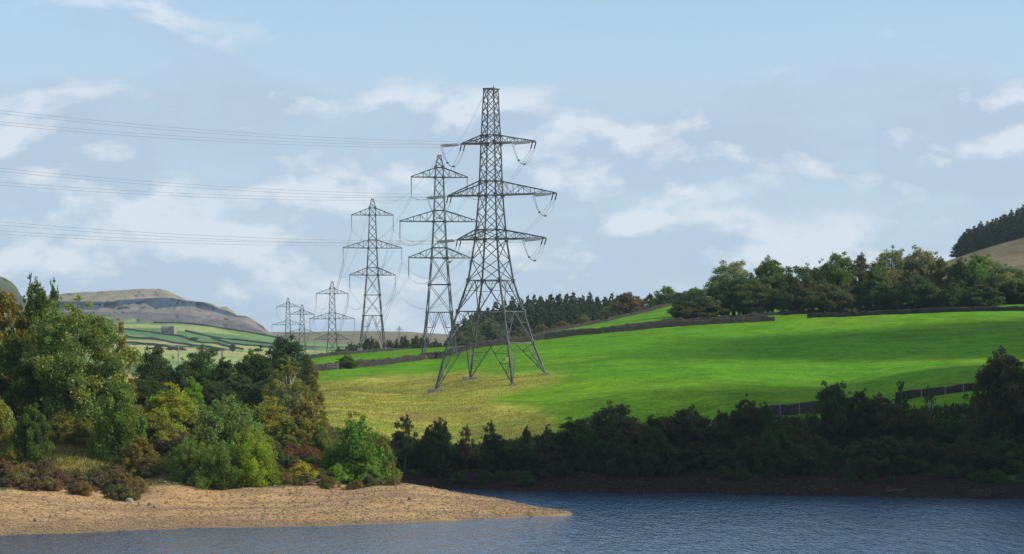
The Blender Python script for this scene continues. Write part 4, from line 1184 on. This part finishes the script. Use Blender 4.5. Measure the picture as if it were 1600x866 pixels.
o = b.build('driftwood', M_BARK); o.location = (x, 297, Hs(x, 297) + .1); tag(o, 'pale driftwood branch on the dark far shore', 'driftwood')

# pebbles and grass tufts, uncountable
def scatter_stones(name, n, region, smin, smax, seed, label, mat=None):
    rng = np.random.default_rng(seed); px, Y = region(rng, n); x = (px - 800) / F * Y
    z = H(x, Y); ok = z > 0.02; x, Y, z = x[ok], Y[ok], z[ok]; n = len(x)
    base = np.array([(1, 0, 0), (0, 1, 0), (-1, 0, 0), (0, -1, 0), (0, 0, .8), (0, 0, -.6)], float)
    s_ = (smin + (smax - smin) * rng.uniform(0, 1, n) ** 4)[:, None]
    v = base[None] * (1 + .35 * rng.normal(size=(n, 6, 1)) * .6); a = rng.uniform(0, 6.28, n); ca, sa = np.cos(a)[:, None], np.sin(a)[:, None]
    v = np.stack([v[..., 0] * ca - v[..., 1] * sa, v[..., 0] * sa + v[..., 1] * ca, v[..., 2] * .7], -1) * s_[..., None]
    v += np.stack([x, Y, z + s_[:, 0] * .15], -1)[:, None]
    f = np.array([(0, 1, 4), (1, 2, 4), (2, 3, 4), (3, 0, 4), (1, 0, 5), (2, 1, 5), (3, 2, 5), (0, 3, 5)])
    fc = (np.arange(n)[:, None, None] * 6 + f[None]).reshape(-1, 3)
    tag(link(name, mesh_np(name, v.reshape(-1, 3), fc, [mat or M_STONE])), label, None, None, 'stuff')
def reg_sand(rng, n):
    px = rng.uniform(-60, 900, n); lo = np.interp(px, [0, 250, 500, 750, 895], [231, 238, 244.5, 255, 263]); hi = np.interp(px, [0, 200, 440, 600, 700, 800, 895], [270, 278, 280, 294, 292, 280, 266])
    return px, lo + (hi - lo) * rng.uniform(0, 1, n) ** 1.25
scatter_stones('pebbles', 24000, reg_sand, .04, .19, 3, 'stones strewn over the sandy shore')
def reg_bank(rng, n):
    px = rng.uniform(640, 1700, n); return px, np.interp(px, [640, 900, 1600], [313, 306, 291]) + rng.uniform(-.5, 9, n)
scatter_stones('rubble', 6000, reg_bank, .04, .2, 4, 'stones on the dark far shore', M_RUB)

def tufts(name, n, px0, px1, Y0, Y1, col, seed, hh, label, poly=None, w=.09):
    rng = np.random.default_rng(seed); px = rng.uniform(px0, px1, n); Y = rng.uniform(Y0, Y1, n); x = (px - 800) / F * Y; z = H(x, Y)
    if poly is not None:
        py = HY - (z - EYE) / Y * F; ok = inpoly(px, py, poly); x, Y, z = x[ok], Y[ok], z[ok]
    keep = z > 2; x, Y, z = x[keep], Y[keep], z[keep]
    n = len(x); a = rng.uniform(0, 6.28, n); h = hh * rng.uniform(.4, 1.2, n); V = []
    cx_, cy_ = np.cos(a) * w, np.sin(a) * w; lx, ly = rng.normal(size=n) * h * .5, rng.normal(size=n) * h * .5
    v = np.stack([np.stack([x - cx_, Y - cy_, z - .03], -1), np.stack([x + cx_, Y + cy_, z - .03], -1), np.stack([x + lx, Y + ly, z + h], -1)], 1)
    c = np.array(col)[None] * rng.uniform(.7, 1.3, (n, 1))
    me = mesh_np(name, v.reshape(-1, 3), np.arange(n * 3).reshape(-1, 3), [M_LEAF], False, np.repeat(c, 3, axis=0))
    o = link(name, me); o.color = (1, 1, 1, 1); tag(o, label, None, None, 'stuff')
poly2 = [(x_ if x_ < 700 else x_ - 18, y_) for x_, y_ in poly]
tufts('grass', 45000, 470, 930, 325, 480, (.27, .26, .05), 8, .17, 'rough golden pasture grass round the nearest pylon', poly2, .08)
tufts('grass', 9000, 84, 200, 279, 291, (.42, .34, .11), 9, .5, 'dry yellow grass in the small clearing on the left bank')
tufts('undergrowth', 60000, -150, 620, 281, 330, (.13, .13, .04), 10, .6, 'tangled undergrowth on the left bank', None, .16)
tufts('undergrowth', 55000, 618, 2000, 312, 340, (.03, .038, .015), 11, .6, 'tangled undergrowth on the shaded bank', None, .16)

# ------------------------------------------------------------------ sun, unseen shade clouds, sky, haze
EL, AZ = R(35), R(97)                     # azimuth clockwise from +Y
SD = Vector((math.sin(AZ) * math.cos(EL), math.cos(AZ) * math.cos(EL), math.sin(EL)))
ld = bpy.data.lights.new('sun', 'SUN'); ld.energy = 5.0; ld.angle = R(0.53); ld.color = (1, .93, .82)
lo = bpy.data.objects.new('sun', ld); COL.objects.link(lo); lo.rotation_euler = SD.to_track_quat('Z', 'Y').to_euler()

def shade_cloud(ground_poly, D, r, density, seed, label, zg=8.0):  # solid puffs added out of view, outlined to cast shade on the ground
    """an out-of-view bank of puffs hung toward the sun to shade the given stretch of ground (x, Y)"""
    rng = np.random.default_rng(seed); g = np.array(ground_poly, float)
    lo_, hi_ = g.min(0), g.max(0); area = (hi_ - lo_).prod(); n = int(area * density / (math.pi * r * r))
    p = rng.uniform(lo_, hi_, (n, 2)); p = p[inpoly(p[:, 0], p[:, 1], ground_poly)]
    n = len(p); a = (1 + 5 ** .5) / 2
    base = np.array([(-1, a, 0), (1, a, 0), (-1, -a, 0), (1, -a, 0), (0, -1, a), (0, 1, a), (0, -1, -a), (0, 1, -a), (a, 0, -1), (a, 0, 1), (-a, 0, -1), (-a, 0, 1)]); base /= np.linalg.norm(base[0])
    f = np.array([(0, 11, 5), (0, 5, 1), (0, 1, 7), (0, 7, 10), (0, 10, 11), (1, 5, 9), (5, 11, 4), (11, 10, 2), (10, 7, 6), (7, 1, 8), (3, 9, 4), (3, 4, 2), (3, 2, 6), (3, 6, 8), (3, 8, 9), (4, 9, 5), (2, 4, 11), (6, 2, 10), (8, 6, 7), (9, 8, 1)])
    s_ = r * rng.uniform(.5, 1.3, n)
    c = np.stack([p[:, 0] + SD.x * D, p[:, 1] + SD.y * D, zg + SD.z * D + rng.uniform(-r, r, n)], -1)
    v = c[:, None] + base[None] * s_[:, None, None] * np.array((1, 1, .7)) * rng.uniform(.85, 1.15, (n, 12, 1))
    me = mesh_np('shade_cloud', v.reshape(-1, 3), (np.arange(n)[:, None, None] * 12 + f[None]).reshape(-1, 3), [M_CLOUD], True)
    tag(link('shade_cloud', me), label, None, None, 'stuff')
shade_cloud([(-14, 303), (-6, 332), (40, 338), (120, 336), (330, 330), (330, 262), (70, 272), (40, 284), (12, 296)], 1900, 5, 3.2, 1, 'unseen dense bank of puffs shaped to shade the far shore')
shade_cloud([(2, 338), (20, 372), (60, 400), (140, 392), (330, 380), (330, 330), (120, 332), (40, 334)], 2300, 4, 3.6, 2, 'unseen bank of puffs shaped to shade the bottom of the field')
shade_cloud([(16, 470), (30, 545), (120, 585), (330, 600), (330, 455), (120, 448), (60, 452)], 2300, 4, 4.0, 3, 'unseen bank of puffs shaped to shade the upper field')

w = bpy.data.worlds.new('World'); S.world = w; w.use_nodes = True; nt = w.node_tree; nt.nodes.clear(); t = NT(nt)
out = t.n('ShaderNodeOutputWorld'); bg = t.n('ShaderNodeBackground'); bg.inputs['Strength'].default_value = 0.15
sk = t.n('ShaderNodeTexSky', sky_type='NISHITA'); sk.sun_disc = False; sk.sun_elevation = EL; sk.sun_rotation = AZ; sk.air_density = 1.0; sk.dust_density = .6; sk.ozone_density = 2.0
dirv = t.n('ShaderNodeTexCoord').outputs['Generated']
sp = t.n('ShaderNodeSeparateXYZ'); t.l(dirv, sp.inputs[0])
az = t.math('ARCTAN2', sp.outputs[0], sp.outputs[1]); el = t.math('ARCSINE', sp.outputs[2])
cv = t.n('ShaderNodeCombineXYZ'); t.l(t.math('MULTIPLY', az, 8.0), cv.inputs[0]); t.l(t.math('MULTIPLY', el, 17.0), cv.inputs[1])
c1 = t.noise(cv.outputs[0], 1.15, 9, .55, .15)
cv2 = t.n('ShaderNodeCombineXYZ'); t.l(t.math('MULTIPLY', az, 3.0), cv2.inputs[0]); t.l(t.math('MULTIPLY', el, 30.0), cv2.inputs[1]); cv2.inputs[2].default_value = 4.2
c2 = t.noise(cv2.outputs[0], 1.0, 6, .6, .8)
cv3 = t.n('ShaderNodeCombineXYZ'); t.l(t.math('MULTIPLY', az, 8.0), cv3.inputs[0]); t.l(t.math('ADD', t.math('MULTIPLY', el, 17.0), .16), cv3.inputs[1])
c3 = t.noise(cv3.outputs[0], 1.15, 9, .55, .15)
band = t.ramp(t.math('MULTIPLY', el, 4.0), [(0.0, .12), (.13, .17), (.24, .12), (.33, .19), (.40, .13), (.47, .02), (.8, .06), (1.0, .12)])
dens = t.math('ADD', c1, t.math('SUBTRACT', band, .06))
def bank(px, py, sx, sy, amp):
    global dens
    u = t.math('MULTIPLY', t.math('SUBTRACT', az, (px - 800) / F), F / sx); v_ = t.math('MULTIPLY', t.math('SUBTRACT', el, (HY - py) / F), F / sy)
    r2 = t.math('ADD', t.math('MULTIPLY', u, u), t.math('MULTIPLY', v_, v_))
    dens = t.math('ADD', dens, t.math('MULTIPLY', t.math('EXPONENT', t.math('MULTIPLY', r2, -1.0)), amp))
for q in ((220, 290, 330, 50, .10), (300, 225, 130, 28, .07), (1160, 225, 190, 34, .14), (960, 262, 110, 34, .10), (1400, 275, 260, 40, .10), (1020, 385, 180, 36, .12), (140, 400, 160, 30, .10), (60, 150, 110, 30, .08), (430, 155, 70, 25, .07), (1350, 60, 500, 60, -.10), (560, 60, 300, 50, -.08)): bank(*q)
cm = t.ramp(dens, [(.475, 0.0), (.60, 1.0)])
lit = t.ramp(t.math('SUBTRACT', c1, c3), [(0.0, 0.0), (.065, 1.0)])
# haze whitening low down, thin high veil
veil = t.ramp(c2, [(.35, 0.0), (.75, .55)])
lowh = t.ramp(t.math('MULTIPLY', el, 4.0), [(0.0, .75), (.25, .45), (.6, .12), (1.0, .0)])
col = t.mix(t.math('MAXIMUM', veil, lowh), sk.outputs[0], (2.95, 4.5, 6.35))
cvs = t.n('ShaderNodeCombineXYZ'); t.l(t.math('MULTIPLY', az, 8.0), cvs.inputs[0]); t.l(t.math('MULTIPLY', el, 26.0), cvs.inputs[1]); cvs.inputs[2].default_value = 9.1
soft = t.math('MULTIPLY', t.ramp(t.noise(cvs.outputs[0], .55, 5, .5, .3), [(.40, 0.0), (.60, 1.0)]), t.ramp(t.math('MULTIPLY', el, 4.0), [(0.0, .25), (.2, .75), (.36, .75), (.5, .25), (1.0, .3)]))
col = t.mix(soft, col, (3.35, 4.15, 5.15))
ccol = t.mix(lit, (3.1, 3.85, 4.85), (5.4, 5.7, 6.1))
col = t.mix(t.math('MULTIPLY', cm, .66), col, ccol)
t.l(col, bg.inputs['Color']); t.l(bg.outputs[0], out.inputs['Surface'])

# haze
HAZE = 1
if HAZE:
    b = MB(); b.box((0, 0, 0), 2, 2, 2)
    m, nt, out = new_mat('haze_air'); t = NT(nt); pv = t.n('ShaderNodeVolumePrincipled')
    pv.inputs['Color'].default_value = (.70, .86, 1, 1); pv.inputs['Density'].default_value = .00005; pv.inputs['Anisotropy'].default_value = .3
    t.l(pv.outputs[0], out.inputs['Volume'])
    o = b.build('haze', m); zmin = float(Z.min()) - 1; zmax = float(max(Z.max(), 160)) + 6; print('ZMAX', zmax)
    o.scale = (12000, 5500, (zmax - zmin) / 2); o.location = (0, 4000, (zmax + zmin) / 2); tag(o, None, None, None, 'stuff')

# ------------------------------------------------------------------ camera
cd = bpy.data.cameras.new('camera'); cam = bpy.data.objects.new('camera', cd); COL.objects.link(cam)
cam.location = (0, 0, EYE); cam.rotation_euler = (R(90), 0, 0)
cd.sensor_width = 36; cd.lens = 90; cd.shift_y = (HY - 433) / 1600; cd.clip_end = 40000; cd.clip_start = 1
S.camera = cam
v = S.view_settings; v.view_transform = 'Standard'; v.look = 'None'; v.exposure = 0; v.gamma = 1; v.use_curve_mapping = False
S.cycles.use_denoising = True; S.cycles.denoiser = 'OPENIMAGEDENOISE'; S.cycles.denoising_input_passes = 'RGB_ALBEDO_NORMAL'; S.cycles.denoising_prefilter = 'NONE'; S.cycles.max_bounces = 8; S.cycles.transparent_max_bounces = 8; S.cycles.volume_bounces = 1
